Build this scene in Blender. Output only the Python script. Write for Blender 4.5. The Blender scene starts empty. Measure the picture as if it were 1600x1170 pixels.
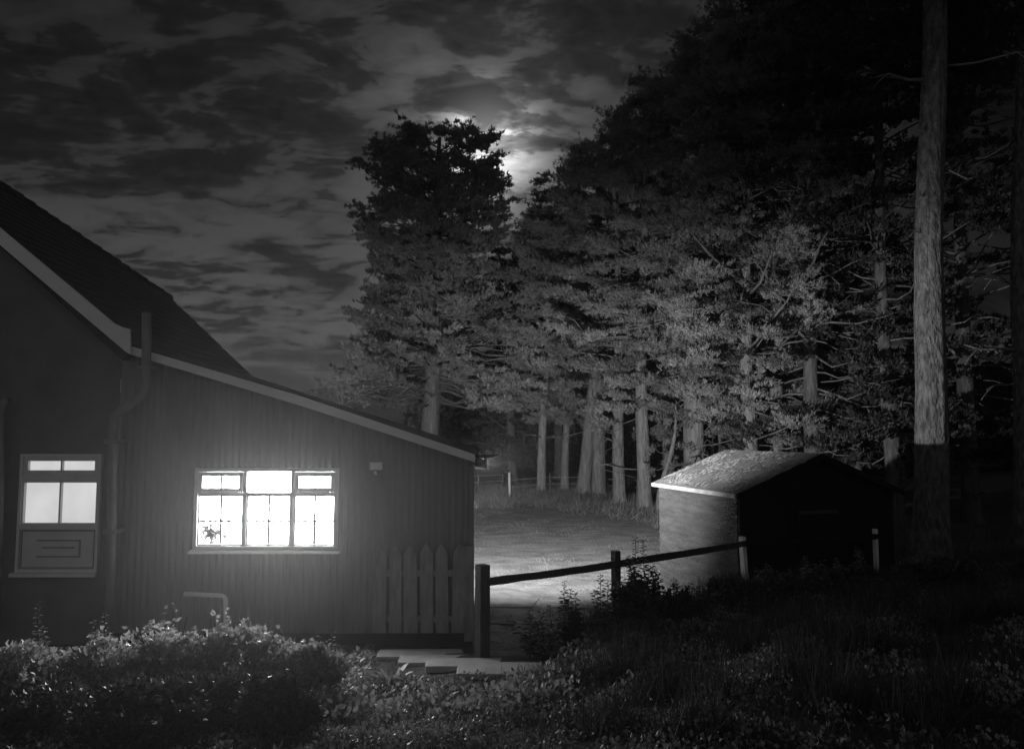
import bpy, math, random
import numpy as np
from mathutils import Vector
R = math.radians
random.seed(7)
RNG = np.random.default_rng(7)
S = bpy.context.scene
COL = S.collection

# ------------------------------------------------------------------ camera
F = 1164.0; PITCH = R(4.52); CAM = (0.0, 0.0, 2.6)
cd = bpy.data.cameras.new('camera'); cam = bpy.data.objects.new('camera', cd); COL.objects.link(cam)
cam.location = CAM; cam.rotation_euler = (R(90) + PITCH, 0, 0)
cd.sensor_width = 36; cd.lens = 36 * F / 1600; cd.clip_end = 3000; cd.clip_start = 0.05
S.camera = cam

def ray(px, py):
    u = (px - 800) / F; v = (585 - py) / F
    c, s = math.cos(PITCH), math.sin(PITCH)
    return (u, c - v * s, s + v * c)
def at(px, py, Y):
    d = ray(px, py); t = Y / d[1]
    return Vector((d[0] * t, Y, CAM[2] + d[2] * t))
def XZ(px, py, Y):
    p = at(px, py, Y); return p.x, p.z

# ------------------------------------------------------------------ world: a moonlit broken cloud deck
MOON = Vector(ray(762, 226)).normalized()
w = bpy.data.worlds.new('World'); S.world = w; w.use_nodes = True
nt = w.node_tree; nt.nodes.clear()
def N(t, **k):
    n = nt.nodes.new(t)
    for a, b in k.items(): setattr(n, a, b)
    return n
def L(a, b): nt.links.new(a, b)
def M(op, a, b=None, c=None, clamp=False):
    n = N('ShaderNodeMath', operation=op); n.use_clamp = clamp
    for i, x in enumerate((a, b, c)):
        if x is None: continue
        if isinstance(x, (int, float)): n.inputs[i].default_value = x
        else: L(x, n.inputs[i])
    return n.outputs[0]
def RAMP(x, stops, interp='EASE'):
    n = N('ShaderNodeValToRGB'); n.color_ramp.interpolation = interp
    e = n.color_ramp.elements
    e[0].position, e[0].color = stops[0][0], (stops[0][1],) * 3 + (1,)
    e[1].position, e[1].color = stops[-1][0], (stops[-1][1],) * 3 + (1,)
    for p, v in stops[1:-1]:
        q = e.new(p); q.color = (v, v, v, 1)
    L(x, n.inputs[0]); return n.outputs[0]
tc = N('ShaderNodeTexCoord'); D = tc.outputs['Generated']
sep = N('ShaderNodeSeparateXYZ'); L(D, sep.inputs[0])
zz = M('MAXIMUM', sep.outputs[2], 0.0)
zp = M('ADD', zz, 0.16)
cx = M('DIVIDE', sep.outputs[0], zp); cy = M('DIVIDE', sep.outputs[1], zp)
cmb = N('ShaderNodeCombineXYZ'); L(cx, cmb.inputs[0]); L(cy, cmb.inputs[1])
mp = N('ShaderNodeMapping'); mp.inputs['Rotation'].default_value = (0, 0, R(-28)); mp.inputs['Scale'].default_value = (.85, 1.2, 1)
mp.inputs['Location'].default_value = (3.1, 1.7, 0)
L(cmb.outputs[0], mp.inputs[0])
def NOISE(vec, scale, det=6, rough=.55, dist=0.0):
    n = N('ShaderNodeTexNoise'); n.inputs['Scale'].default_value = scale; n.inputs['Detail'].default_value = det
    n.inputs['Roughness'].default_value = rough; n.inputs['Distortion'].default_value = dist
    L(vec, n.inputs['Vector']); return n.outputs['Fac']
n1 = NOISE(mp.outputs[0], 1.3, 3, .5, .3)
n2 = NOISE(mp.outputs[0], 5.0, 9, .60, .55)
n3 = NOISE(mp.outputs[0], 15.0, 6, .6, .2)
mix = M('ADD', M('ADD', M('MULTIPLY', n1, .34), M('MULTIPLY', n2, .46)), M('MULTIPLY', n3, .20))
cl = RAMP(mix, [(.42, 0.0), (.47, .15), (.515, .70), (.57, 1.0)])
vd = N('ShaderNodeVectorMath', operation='DOT_PRODUCT'); L(D, vd.inputs[0]); vd.inputs[1].default_value = MOON
dot = M('MAXIMUM', vd.outputs['Value'], 0.0)
g1 = M('POWER', dot, 11.0); g2 = M('POWER', dot, 120.0); g3 = M('POWER', dot, 900.0)
light = M('ADD', M('ADD', M('MULTIPLY', g1, .040), M('MULTIPLY', g2, .15)), M('ADD', M('MULTIPLY', g3, 2.4), .006))
# low sky to the left of the moon stays paler than the zenith
hz = M('POWER', M('SUBTRACT', 1.0, zz, clamp=True), 6.0)
left = M('MULTIPLY', M('ADD', M('MULTIPLY', sep.outputs[0], -1.0), .55, clamp=True), hz)
light = M('ADD', light, M('MULTIPLY', left, .23))
thick = M('ADD', M('MULTIPLY', cl, .90), .12)
skyv = M('MULTIPLY', M('MULTIPLY', light, thick), M('SUBTRACT', 1.15, M('MULTIPLY', zz, .75)))
# the clear band above the hills
band = RAMP(zz, [(.02, 1.0), (.075, 1.0), (.135, 0.0)])
str_n = N('ShaderNodeMapping'); str_n.inputs['Scale'].default_value = (5, 5, 60); L(D, str_n.inputs[0])
streak = RAMP(NOISE(str_n.outputs[0], 1.0, 4, .5), [(.50, 0.0), (.68, 1.0)])
clear = M('ADD', .045, M('MULTIPLY', streak, .12))
mixn = N('ShaderNodeMix', data_type='FLOAT'); L(band, mixn.inputs[0]); L(skyv, mixn.inputs[2]); L(clear, mixn.inputs[3])
# a trace of physical night-sky scattering below the clouds
st = N('ShaderNodeTexSky', sky_type='NISHITA'); st.sun_disc = False
st.sun_elevation = math.asin(MOON.z); st.sun_rotation = math.atan2(MOON.x, MOON.y)
bw = N('ShaderNodeRGBToBW'); L(st.outputs[0], bw.inputs[0])
val = M('ADD', mixn.outputs[0], M('MULTIPLY', bw.outputs[0], .0004))
# glow added to the unseen sky behind the camera, brightens the house front
back = M('MULTIPLY', M('SUBTRACT', M('MULTIPLY', sep.outputs[1], -1.0), .05, clamp=True), .15)
val = M('ADD', val, back)
bg = N('ShaderNodeBackground'); L(val, bg.inputs[0]); bg.inputs[1].default_value = 1.0
wo = N('ShaderNodeOutputWorld'); L(bg.outputs[0], wo.inputs[0])
w.cycles.sampling_method = 'MANUAL'; w.cycles.sample_map_resolution = 512

# the moon behind the clouds: one faint sun lamp
sl = bpy.data.lights.new('moonlight', 'SUN'); so = bpy.data.objects.new('moonlight', sl); COL.objects.link(so)
sl.energy = 0.010; sl.angle = R(14); so.rotation_euler = (-MOON).to_track_quat('-Z', 'Y').to_euler()

S.view_settings.view_transform = 'Standard'; S.view_settings.look = 'None'
S.view_settings.exposure = 0.0; S.view_settings.gamma = 1.0
S.render.engine = 'CYCLES'
S.cycles.use_denoising = True
S.cycles.max_bounces = 4; S.cycles.diffuse_bounces = 2; S.cycles.glossy_bounces = 1; S.cycles.transmission_bounces = 3
S.cycles.transparent_max_bounces = 8; S.cycles.volume_bounces = 0
S.cycles.sample_clamp_indirect = 3.0

# lights that the place has: strengths in one spot
YARD_W = 15500.0      # flood lamp on the side wall
WIN_L = 98.0          # lit blind of the kitchen window
BACK_W = 6000.0      # flood lamp under the back eave
DOOR_L = 0.62

# ------------------------------------------------------------------ helpers
def tag(o, label=None, cat=None, group=None, kind=None):
    if label: o['label'] = label
    if cat: o['category'] = cat
    if group: o['group'] = group
    if kind: o['kind'] = kind
    return o
def empty(name, loc, label=None, cat=None, group=None):
    o = bpy.data.objects.new(name, None); COL.objects.link(o); o.location = loc
    o.empty_display_size = .1
    return tag(o, label, cat, group)
def np_mesh(name, V, Fc, mat, parent=None, n=3, smooth=False):
    """V (k,3) world points, Fc (m,n) faces; shifted to the parent's origin."""
    V = np.asarray(V, dtype=np.float64)
    if parent is not None:
        r = parent
        off = np.array(r.matrix_world.translation if False else world_loc(r)); V = V - off
    me = bpy.data.meshes.new(name)
    Fc = np.asarray(Fc, dtype=np.int32)
    me.vertices.add(len(V)); me.vertices.foreach_set('co', V.astype(np.float32).ravel())
    me.loops.add(Fc.size); me.loops.foreach_set('vertex_index', Fc.ravel())
    me.polygons.add(len(Fc)); me.polygons.foreach_set('loop_start', np.arange(0, Fc.size, n, dtype=np.int32))
    me.update(calc_edges=True); me.validate()
    me.materials.append(mat)
    if smooth: me.polygons.foreach_set('use_smooth', np.ones(len(me.polygons), dtype=bool))
    o = bpy.data.objects.new(name, me); COL.objects.link(o)
    if parent is not None: o.parent = parent
    return o
def world_loc(o):
    p = Vector((0, 0, 0))
    while o is not None:
        p = p + Vector(o.location); o = o.parent
    return p
class MB:
    def __init__(s): s.v = []; s.f = []
    def add(s, vs, fs):
        k = len(s.v); s.v += [tuple(x) for x in vs]; s.f += [tuple(i + k for i in q) for q in fs]; return s
    def box(s, a, b):
        x0, y0, z0 = a; x1, y1, z1 = b
        return s.hexa([(x0,y0,z0),(x1,y0,z0),(x1,y1,z0),(x0,y1,z0),(x0,y0,z1),(x1,y0,z1),(x1,y1,z1),(x0,y1,z1)])
    def hexa(s, v): return s.add(v, [(0,3,2,1),(4,5,6,7),(0,1,5,4),(1,2,6,5),(2,3,7,6),(3,0,4,7)])
    def prism(s, pts, d):
        """closed polygon pts (3-D) pushed by vector d"""
        n = len(pts); d = Vector(d); q = [Vector(p) for p in pts]
        vs = q + [p + d for p in q]
        return s.add(vs, [tuple(range(n)), tuple(range(2*n-1, n-1, -1))] + [(i, (i+1) % n + 0, (i+1) % n + n, i + n)[::-1] for i in range(n)])
    def tube(s, path, rad, n=10, cap=True):
        P = [Vector(p) for p in path]; k = len(P)
        if not hasattr(rad, '__len__'): rad = [rad] * k
        ref = None; rings = []
        for i, p in enumerate(P):
            t = (P[min(i+1, k-1)] - P[max(i-1, 0)]).normalized()
            if ref is None:
                ref = Vector((0, 0, 1)) if abs(t.z) < .9 else Vector((1, 0, 0))
            a = (ref - t * ref.dot(t)).normalized(); ref = a; b = t.cross(a)
            rings.append([p + (a * math.cos(2*math.pi*j/n) + b * math.sin(2*math.pi*j/n)) * rad[i] for j in range(n)])
        vs = [q for r in rings for q in r]; fs = []
        for i in range(k-1):
            for j in range(n):
                fs.append((i*n+j, i*n+(j+1) % n, (i+1)*n+(j+1) % n, (i+1)*n+j))
        if cap: fs += [tuple(range(n))[::-1], tuple((k-1)*n+j for j in range(n))]
        return s.add(vs, fs)
    def build(s, name, mat, parent=None, smooth=False, bevel=0.0):
        off = world_loc(parent) if parent is not None else Vector((0, 0, 0))
        me = bpy.data.meshes.new(name)
        me.from_pydata([tuple(Vector(v) - off) for v in s.v], [], s.f); me.update()
        me.materials.append(mat)
        if smooth:
            for p in me.polygons: p.use_smooth = True
        o = bpy.data.objects.new(name, me); COL.objects.link(o)
        if parent is not None: o.parent = parent
        if bevel:
            m = o.modifiers.new('bevel', 'BEVEL'); m.width = bevel; m.segments = 2; m.limit_method = 'ANGLE'
        return o

# ------------------------------------------------------------------ materials (the photograph is monochrome)
def mat(name, v, v2=None, scale=5.0, rough=.8, bump=0.0, bscale=None, stretch=(1, 1, 1), det=6, spec=.3, metal=0.0, lo=.35, hi=.65, translucent=0.0, bdist=.02):
    m = bpy.data.materials.new(name); m.use_nodes = True; t = m.node_tree
    b = t.nodes['Principled BSDF']; b.inputs['Roughness'].default_value = rough
    b.inputs['Specular IOR Level'].default_value = spec; b.inputs['Metallic'].default_value = metal
    tcn = t.nodes.new('ShaderNodeTexCoord'); mpn = t.nodes.new('ShaderNodeMapping'); mpn.inputs['Scale'].default_value = stretch
    t.links.new(tcn.outputs['Object'], mpn.inputs[0])
    col = None
    if v2 is not None:
        n = t.nodes.new('ShaderNodeTexNoise'); n.inputs['Scale'].default_value = scale; n.inputs['Detail'].default_value = det
        n.inputs['Roughness'].default_value = .6
        t.links.new(mpn.outputs[0], n.inputs['Vector'])
        r = t.nodes.new('ShaderNodeValToRGB'); r.color_ramp.elements[0].position = lo; r.color_ramp.elements[1].position = hi
        r.color_ramp.elements[0].color = (v, v, v, 1); r.color_ramp.elements[1].color = (v2, v2, v2, 1)
        t.links.new(n.outputs['Fac'], r.inputs[0]); t.links.new(r.outputs[0], b.inputs['Base Color']); col = r.outputs[0]
    else:
        b.inputs['Base Color'].default_value = (v, v, v, 1)
    if bump:
        n = t.nodes.new('ShaderNodeTexNoise'); n.inputs['Scale'].default_value = bscale or scale * 3; n.inputs['Detail'].default_value = 6
        t.links.new(mpn.outputs[0], n.inputs['Vector'])
        bp = t.nodes.new('ShaderNodeBump'); bp.inputs['Strength'].default_value = bump; bp.inputs['Distance'].default_value = bdist
        t.links.new(n.outputs['Fac'], bp.inputs['Height']); t.links.new(bp.outputs[0], b.inputs['Normal'])
    if translucent:
        tr = t.nodes.new('ShaderNodeBsdfTranslucent')
        if col is not None: t.links.new(col, tr.inputs[0])
        else: tr.inputs[0].default_value = (v, v, v, 1)
        mx = t.nodes.new('ShaderNodeMixShader'); mx.inputs[0].default_value = translucent
        t.links.new(b.outputs[0], mx.inputs[1]); t.links.new(tr.outputs[0], mx.inputs[2])
        t.links.new(mx.outputs[0], t.nodes['Material Output'].inputs[0])
    return m
def emit(name, v, var=None, scale=2.0):
    m = bpy.data.materials.new(name); m.use_nodes = True; t = m.node_tree; t.nodes.clear()
    e = t.nodes.new('ShaderNodeEmission'); e.inputs['Color'].default_value = (1, 1, 1, 1); e.inputs['Strength'].default_value = v
    o = t.nodes.new('ShaderNodeOutputMaterial'); t.links.new(e.outputs[0], o.inputs[0])
    if var:
        tcn = t.nodes.new('ShaderNodeTexCoord')
        n = t.nodes.new('ShaderNodeTexNoise'); n.inputs['Scale'].default_value = scale; n.inputs['Detail'].default_value = 3
        t.links.new(tcn.outputs['Object'], n.inputs['Vector'])
        r = t.nodes.new('ShaderNodeMapRange'); r.inputs['To Min'].default_value = v * (1 - var); r.inputs['To Max'].default_value = v * (1 + var)
        r.inputs['From Min'].default_value = .3; r.inputs['From Max'].default_value = .7
        t.links.new(n.outputs['Fac'], r.inputs[0]); t.links.new(r.outputs[0], e.inputs['Strength'])
    return m
def glass(name, rough=.05, refl=.06):
    m = bpy.data.materials.new(name); m.use_nodes = True; t = m.node_tree; t.nodes.clear()
    a = t.nodes.new('ShaderNodeBsdfTransparent'); a.inputs[0].default_value = (.95, .95, .95, 1)
    g = t.nodes.new('ShaderNodeBsdfGlossy'); g.inputs['Roughness'].default_value = rough
    x = t.nodes.new('ShaderNodeMixShader'); x.inputs[0].default_value = refl
    o = t.nodes.new('ShaderNodeOutputMaterial')
    t.links.new(a.outputs[0], x.inputs[1]); t.links.new(g.outputs[0], x.inputs[2]); t.links.new(x.outputs[0], o.inputs[0])
    return m
MT = dict(
    tin=mat('painted_corrugated_iron', .19, .27, 1.6, .55, .15, 40, (1, 1, .25), spec=.4),
    render_wall=mat('dark_render', .13, .17, 2.0, .9, .2, 60),
    board=mat('painted_board', .74, .84, 3.0, .6, .1, 40, (.3, 1, 1)),
    slate=mat('slate', .018, .036, 6, .7, .5, 30),
    felt=mat('roof_felt', .06, .11, 9, .9, .5, 60),
    litter=mat('pine_litter', .10, .19, 14, .9),
    upvc=mat('white_frame', .55, .62, 4, .5),
    upvc_dull=mat('grey_frame', .58, .66, 4, .5),
    panel=mat('grey_panel', .52, .60, 3, .5),
    board_shaded=mat('shade_black_board', .008, .016, 5, .9, .5, 20, (6, 6, .5), spec=.1), lit_post=mat('lit_post', .55, .72, 8, .8, .4, 30, (3, 3, .5)),
    pipe=mat('grey_pipe', .20, .26, 3, .5),
    pipe_white=mat('white_pipe', .8, .88, 3, .4),
    picket=mat('weathered_picket', .22, .33, 5, .9, .4, 20, (4, 4, .6)),
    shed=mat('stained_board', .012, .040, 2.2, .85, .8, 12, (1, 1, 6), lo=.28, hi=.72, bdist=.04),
    shed_trim=mat('pale_trim', .12, .20, 6, .7, .3, 30),
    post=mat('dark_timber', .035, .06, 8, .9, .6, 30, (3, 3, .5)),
    post_pale=mat('weathered_timber', .30, .42, 8, .9, .6, 30, (3, 3, .5)),
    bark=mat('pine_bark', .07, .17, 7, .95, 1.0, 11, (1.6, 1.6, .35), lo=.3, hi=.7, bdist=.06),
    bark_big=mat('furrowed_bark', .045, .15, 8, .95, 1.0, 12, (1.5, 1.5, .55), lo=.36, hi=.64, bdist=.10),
    bark_dark=mat('darkened_bark', .035, .085, 7, .95, .8, 12, (1.5, 1.5, .4), bdist=.05),  # darker bark copy: shade on the dim pines put into the colour
    needles=mat('pine_needles', .065, .24, .55, .6, translucent=.25, spec=.35),  # broad pale and dark patches: uneven lamp light put into the colour
    needles_shaded=mat('shaded_pine_needles', .015, .034, .9, .6, translucent=.2, spec=.3),  # shaded copy of the needles: lack of lamp light put into the colour
    needles_far=mat('far_wood_needles', .018, .03, .9, .8, spec=.1), limb=mat('limb_bark', .05, .11, 6, .95),  # far needles darkened: the wood's gloom put into their colour
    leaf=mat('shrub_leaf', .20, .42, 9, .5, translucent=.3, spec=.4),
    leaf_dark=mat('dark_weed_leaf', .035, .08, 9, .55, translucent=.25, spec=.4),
    leaf_pale=mat('pale_weed_leaf', .28, .40, 9, .5, translucent=.3, spec=.4),
    cover=mat('ground_cover_leaf', .06, .34, 1.6, .5, translucent=.25, spec=.4),
    grass=mat('dry_grass', .07, .16, 1.0, .7, translucent=.3),
    grass_dark=mat('dark_grass', .03, .07, 2.0, .7, translucent=.3),
    soil=mat('soil_and_moss', .030, .075, 2.2, .95, .8, 14, bdist=.04),
    gravel=mat('yard_gravel', .05, .175, 1.3, .95, 1.0, 15, (1, 1.7, 1), det=14, lo=.32, hi=.68, bdist=.12),  # mottling holds both grit tone and the yard's streaky shadows
    concrete=mat('concrete', .42, .54, 5, .9, .4, 40), concrete_dark=mat('dark_concrete', .05, .09, 4, .9, .4, 30),
    hill=mat('hill', .02, .035, .05, 1.0),
    black=mat('black_plastic', .03, rough=.5),
    white_plastic=mat('white_plastic', .82, .88, 4, .4),
    clay=mat('clay_pot', .25, .3, 6, .8),
    houseplant=mat('houseplant_leaf', .05, .09, 9, .6, translucent=.3),
    blind=emit('lit_blind', WIN_L, .05), frosted=emit('lit_frosted_glass', DOOR_L, .10, 2.5),
    glass=glass('window_glass'), lampglass=emit('flood_lamp_glass', 6.0),
)

# ------------------------------------------------------------------ terrain
FENCE = [(-.34, 8.3), (1.29, 9.3), (3.26, 10.5), (5.52, 11.35)]
fx = np.array([-40, -4, -1.2, -.34, 1.29, 3.26, 5.52, 12, 60]); fy = np.array([8.9, 8.9, 8.7, 8.3, 9.3, 10.5, 11.35, 13.5, 20])
fz = np.array([.05, .05, .06, .17, .38, .46, .54, .9, 1.2])
def smooth01(t): t = np.clip(t, 0, 1); return t * t * (3 - 2 * t)
def lump(x, y, k=1.0):
    return (np.sin(x*2.3*k+1.1)*np.cos(y*1.9*k+.4) + .6*np.sin(x*4.7*k-y*3.1*k+2.) + .4*np.cos(x*7.9*k+y*8.3*k)) / 2
def gz(x, y):
    x = np.asarray(x, float); y = np.asarray(y, float)
    f = np.interp(x, fx, fy); zc = np.interp(x, fx, fz)
    top = 1.02 + .10 * np.clip((x - 1) / 4, -1, 1)
    a = zc + (top - zc) * smooth01((f - y) / 6.5) + .035 * lump(x, y) * smooth01((f - y) / 1.0)
    b = zc * (1 - smooth01((y - f) / 1.0))
    far = .05 * lump(x, y, .5) * smooth01((y - 26) / 4) + .006 * np.clip(y - 40, 0, 60) * 0
    return np.where(y < f, a, b) + far - .002
def axis(parts):
    out = []
    for a, b, st in parts: out += list(np.arange(a, b, st))
    return np.array(out + [parts[-1][1]])
gx = axis([(-700, -100, 100), (-100, -20, 16), (-20, -7, 1), (-7, 9, .14), (9, 20, 1), (20, 100, 10), (100, 700, 100)])
gy = axis([(-60, -4, 8), (-4, 2, .6), (2, 14, .14), (14, 40, .7), (40, 100, 10), (100, 700, 100)])
GX, GY = np.meshgrid(gx, gy); GZ = gz(GX, GY)
nx, ny = len(gx), len(gy)
idx = np.arange(nx*ny).reshape(ny, nx)
q = np.stack([idx[:-1, :-1], idx[:-1, 1:], idx[1:, 1:], idx[1:, :-1]], -1).reshape(-1, 4)
g = np_mesh('ground', np.stack([GX, GY, GZ], -1).reshape(-1, 3), q, MT['soil'], n=4, smooth=True); tag(g, kind='structure')

# gravel yard: one sheet above the ground with an uneven rim
def yard_sheet():
    left = [(-1.05, 10.2), (-1.1, 12), (-1.3, 14.6), (-3, 16), (-6, 18), (-9, 22), (-8, 25.5)]
    right = [(1.6, 10.9), (2.6, 11.9), (4.5, 14.5), (5.4, 17), (5.2, 19.6), (3.6, 23.2), (1.6, 26.0)]
    ys = np.linspace(10.4, 26.3, 60)
    lx = np.interp(ys, [p[1] for p in left], [p[0] for p in left]); rx = np.interp(ys, [p[1] for p in right], [p[0] for p in right])
    lx += .15*np.sin(ys*3.1); rx += .25*np.sin(ys*2.3) + .12*np.sin(ys*6.1)
    V = []; K = 30
    for i, y in enumerate(ys):
        for j in range(K+1):
            x = lx[i] + (rx[i]-lx[i])*j/K
            V.append((x, y + (.25*math.sin(x*1.7) if i == len(ys)-1 else 0), max(float(gz(x, y)), 0) + .004 + .012))
    I = np.arange(len(V)).reshape(len(ys), K+1)
    q = np.stack([I[:-1, :-1], I[:-1, 1:], I[1:, 1:], I[1:, :-1]], -1).reshape(-1, 4)
    return np_mesh('gravel_yard', V, q, MT['gravel'], n=4, smooth=True)
tag(yard_sheet(), kind='structure')
cp = MB().prism([(-.80, 11.35, 0), (.30, 11.30, 0), (.42, 11.9, 0), (.10, 12.6, 0), (-.85, 12.75, 0)], (0, 0, .028)).build('concrete_path', MT['concrete_dark']); tag(cp, kind='structure')  # darker grey than the concrete of the slabs

# far hills
def hill():
    xs = np.linspace(-420, 420, 420); V = []; 
    top = 24 + 4*np.sin(xs*.011+1.5) + 2.2*np.sin(xs*.05) + 1.1*np.abs(np.sin(xs*.9)) + .8*np.abs(np.sin(xs*2.3+1))
    for x, t in zip(xs, top): V += [(x, 380, -2), (x, 420, t), (x, 620, -2)]
    q = []
    for i in range(len(xs)-1):
        a = 3*i; q += [(a, a+3, a+4, a+1), (a+1, a+4, a+5, a+2)]
    return np_mesh('hills', V, q, MT['hill'], n=4)
tag(hill(), kind='structure')

# ------------------------------------------------------------------ foliage machinery
def blades(C, A, k, Ln, W, spread=.7, rng=RNG, jit=0.0):
    """k thin triangles per tuft centre C (n,3) around axis A (n,3)"""
    n = len(C); C = np.repeat(C, k, 0); A = np.repeat(A, k, 0)
    if jit: C = C + rng.normal(0, jit, C.shape)
    d = A + rng.normal(0, spread, A.shape); d /= np.linalg.norm(d, axis=1, keepdims=True) + 1e-9
    s = np.cross(d, rng.normal(0, 1, d.shape)); s /= np.linalg.norm(s, axis=1, keepdims=True) + 1e-9
    l = Ln * rng.uniform(.45, 1.3, (n*k, 1)); wv = W * rng.uniform(.7, 1.3, (n*k, 1))
    V = np.stack([C - s*wv, C + s*wv, C + d*l], 1).reshape(-1, 3)
    return V, np.arange(len(V)).reshape(-1, 3)
def leaves(C, Nn, Ln, W, rng=RNG, up=.0):
    """one folded diamond (2 tris each side of a midrib) per centre: C centres, Nn outward axis"""
    n = len(C)
    d = Nn + rng.normal(0, .55, Nn.shape); d[:, 2] += up; d /= np.linalg.norm(d, axis=1, keepdims=True) + 1e-9
    s = np.cross(d, rng.normal(0, 1, d.shape)); s /= np.linalg.norm(s, axis=1, keepdims=True) + 1e-9
    u = np.cross(s, d)
    l = Ln * rng.uniform(.6, 1.3, (n, 1)); wv = W * rng.uniform(.7, 1.3, (n, 1))
    base = C; tip = C + d*l - u*l*.15; mid = C + d*l*.45
    a = mid - s*wv + u*wv*.35; b = mid + s*wv + u*wv*.35
    V = np.stack([base, a, tip, b], 1).reshape(-1, 3)
    i = np.arange(n)[:, None]*4
    Fc = np.concatenate([i + np.array([[0, 2, 1]]), i + np.array([[0, 3, 2]])], 0)
    return V, Fc

def unit(v): v = np.asarray(v, float); return v / (np.linalg.norm(v) + 1e-9)

def pine(base, H, cb, Rc, tr, label, seed, group='pines along the edge of the yard', name='pine_tree', env=None, limbs=34, twigs=12, tuft=7,
         k=7, nl=.20, nw=.013, lean=(0, 0), m='needles', mb='bark', bias=None, droop=.12, thick=1.0, crown=True, bare=0, pad=.8, tufts=120, flat=True):
    rng = np.random.default_rng(seed)
    bx, by = base; bz = float(gz(bx, by)) - .05
    root = empty(name, (bx, by, bz), label, 'tree', group)
    hs = np.linspace(0, H, 12); ph = rng.uniform(0, 6, 4)
    def trunk_at(h):
        f = h / H
        return np.array([bx + lean[0]*f + .12*math.sin(f*5+ph[0])*min(1, f*3), by + lean[1]*f + .12*math.sin(f*4+ph[1])*min(1, f*3), bz + h])
    def tr_r(h): f = h/H; return tr * (1 - .82*f**1.1) * (1 + .45*math.exp(-h/.35))
    tb = MB()
    # trunk with an uneven section
    P = [trunk_at(h) for h in np.concatenate([[0, .15, .4, .8], np.linspace(1.4, H, 16)])]
    hh = np.concatenate([[0, .15, .4, .8], np.linspace(1.4, H, 16)])
    ns = 14; vs = []; fs = []
    for i, (p, h) in enumerate(zip(P, hh)):
        for j in range(ns):
            a = 2*math.pi*j/ns
            r = tr_r(h) * (1 + .06*math.sin(3*a+ph[2]+h*.5) + .05*math.sin(5*a+h*1.7) + rng.uniform(-.03, .03))
            vs.append((p[0]+r*math.cos(a), p[1]+r*math.sin(a), p[2]))
    for i in range(len(P)-1):
        for j in range(ns): fs.append((i*ns+j, i*ns+(j+1) % ns, (i+1)*ns+(j+1) % ns, (i+1)*ns+j))
    fs.append(tuple((len(P)-1)*ns+j for j in range(ns)))
    tb.add(vs, fs)
    env = env or (lambda f: (math.sin(math.pi*min(1, (.12+f*.85)))**.7) * (1 - .15*f) + .08)
    C = []; A = []
    lb = MB()
    for i in range(limbs):
        f = min(.985, ((i + rng.uniform(0, 1)) / limbs) ** .95)
        az = i*2.39996 + rng.uniform(-.6, .6)
        h = cb + (H - cb) * f
        q = rng.uniform(.12, 1.0)**.55
        if not flat and f < .09: q = rng.uniform(.6, 1.0); az = (0 if rng.uniform() < .5 else math.pi) + rng.uniform(-.75, .75)
        ln = Rc * env(f) * q * rng.uniform(.88, 1.08)
        if bias is not None: ln *= 1 + bias[1]*math.cos(az - bias[0])
        dirv = np.array([math.cos(az), math.sin(az), 0])
        h0 = max(cb*.85, h - ln*rng.uniform(.05, .55)*(1 if f > .25 else -.4))
        o = trunk_at(min(h0, H*.97)); e = trunk_at(h)*[1, 1, 0] + dirv*ln + [0, 0, bz+h]
        pr = rng.uniform(.75, 1.3) * pad
        mid = (o+e)/2 + np.array([0, 0, -droop*ln*.5]) + rng.normal(0, .06*ln, 3)
        r0 = min(tr_r(h)*.4, .012 + .011*ln) * thick
        m1_ = (o+mid)/2 + rng.normal(0, .03*ln, 3); m2_ = (mid+e)/2 + rng.normal(0, .03*ln, 3)
        lb.tube([o, m1_, mid, m2_, e], [r0, r0*.8, r0*.62, r0*.42, .006], 5, cap=False)
        nt_ = int(tufts * pr * pr)
        # a flat spreading pad: several twigs fan out from the bough, tufts stand on them
        nw_ = max(6, int(nt_/9)); per = max(3, nt_ // nw_)
        for j in range(nw_):
            s = rng.uniform(.55, 1.0); p = mid*(1-s)+e*s if s < .9 else e
            ta = az + rng.uniform(-1.9, 1.9); tl = pr*rng.uniform(.45, 1.05)
            td = unit([math.cos(ta), math.sin(ta), rng.uniform(-.22, .22)*(1 if flat else 2)])
            ss = np.sort(rng.uniform(.12, 1.0, per))[:, None]
            qq = p + td*tl*ss + np.array([0, 0, 1])*(ss**2)*tl*.15 + rng.normal(0, .07, (per, 3))*[1, 1, .6] - [0, 0, .12]*ss*rng.uniform(0, 2)
            C.append(qq); A.append(np.tile(td*.5 + dirv*.15 + np.array([0, 0, .7]), (per, 1)) + rng.normal(0, .25, (per, 3)))
            if j < 4:
                e2 = p + td*tl; e2[2] += tl*.15
                lb.tube([p, (p+e2)/2 - [0, 0, tl*.03], e2], [r0*.35+.003, r0*.2+.003, .004], 4, cap=False)
    for b in range(bare):  # dead bare snags below the crown
        h = cb*rng.uniform(.45, 1.15); az = rng.uniform(math.pi, 2*math.pi); o = trunk_at(h); l = rng.uniform(.6, 2.2)
        dv = np.array([math.cos(az), math.sin(az), rng.uniform(-.15, .3)])
        pts = [o, o+dv*l*.35+rng.normal(0, .06, 3), o+dv*l*.7+rng.normal(0, .12, 3), o+dv*l+rng.normal(0, .16, 3)+[0, 0, .12]]
        lb.tube(pts, [.035, .026, .017, .006], 5)
        for _ in range(3):
            p = pts[rng.integers(1, 3)]; lb.tube([p, p+rng.normal(0, .22, 3), p+rng.normal(0, .4, 3)], [.014, .010, .004], 4)
    tb.build('trunk', MT[mb], root, smooth=True)
    lb.build('branches', MT['limb'], root, smooth=True)
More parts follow.
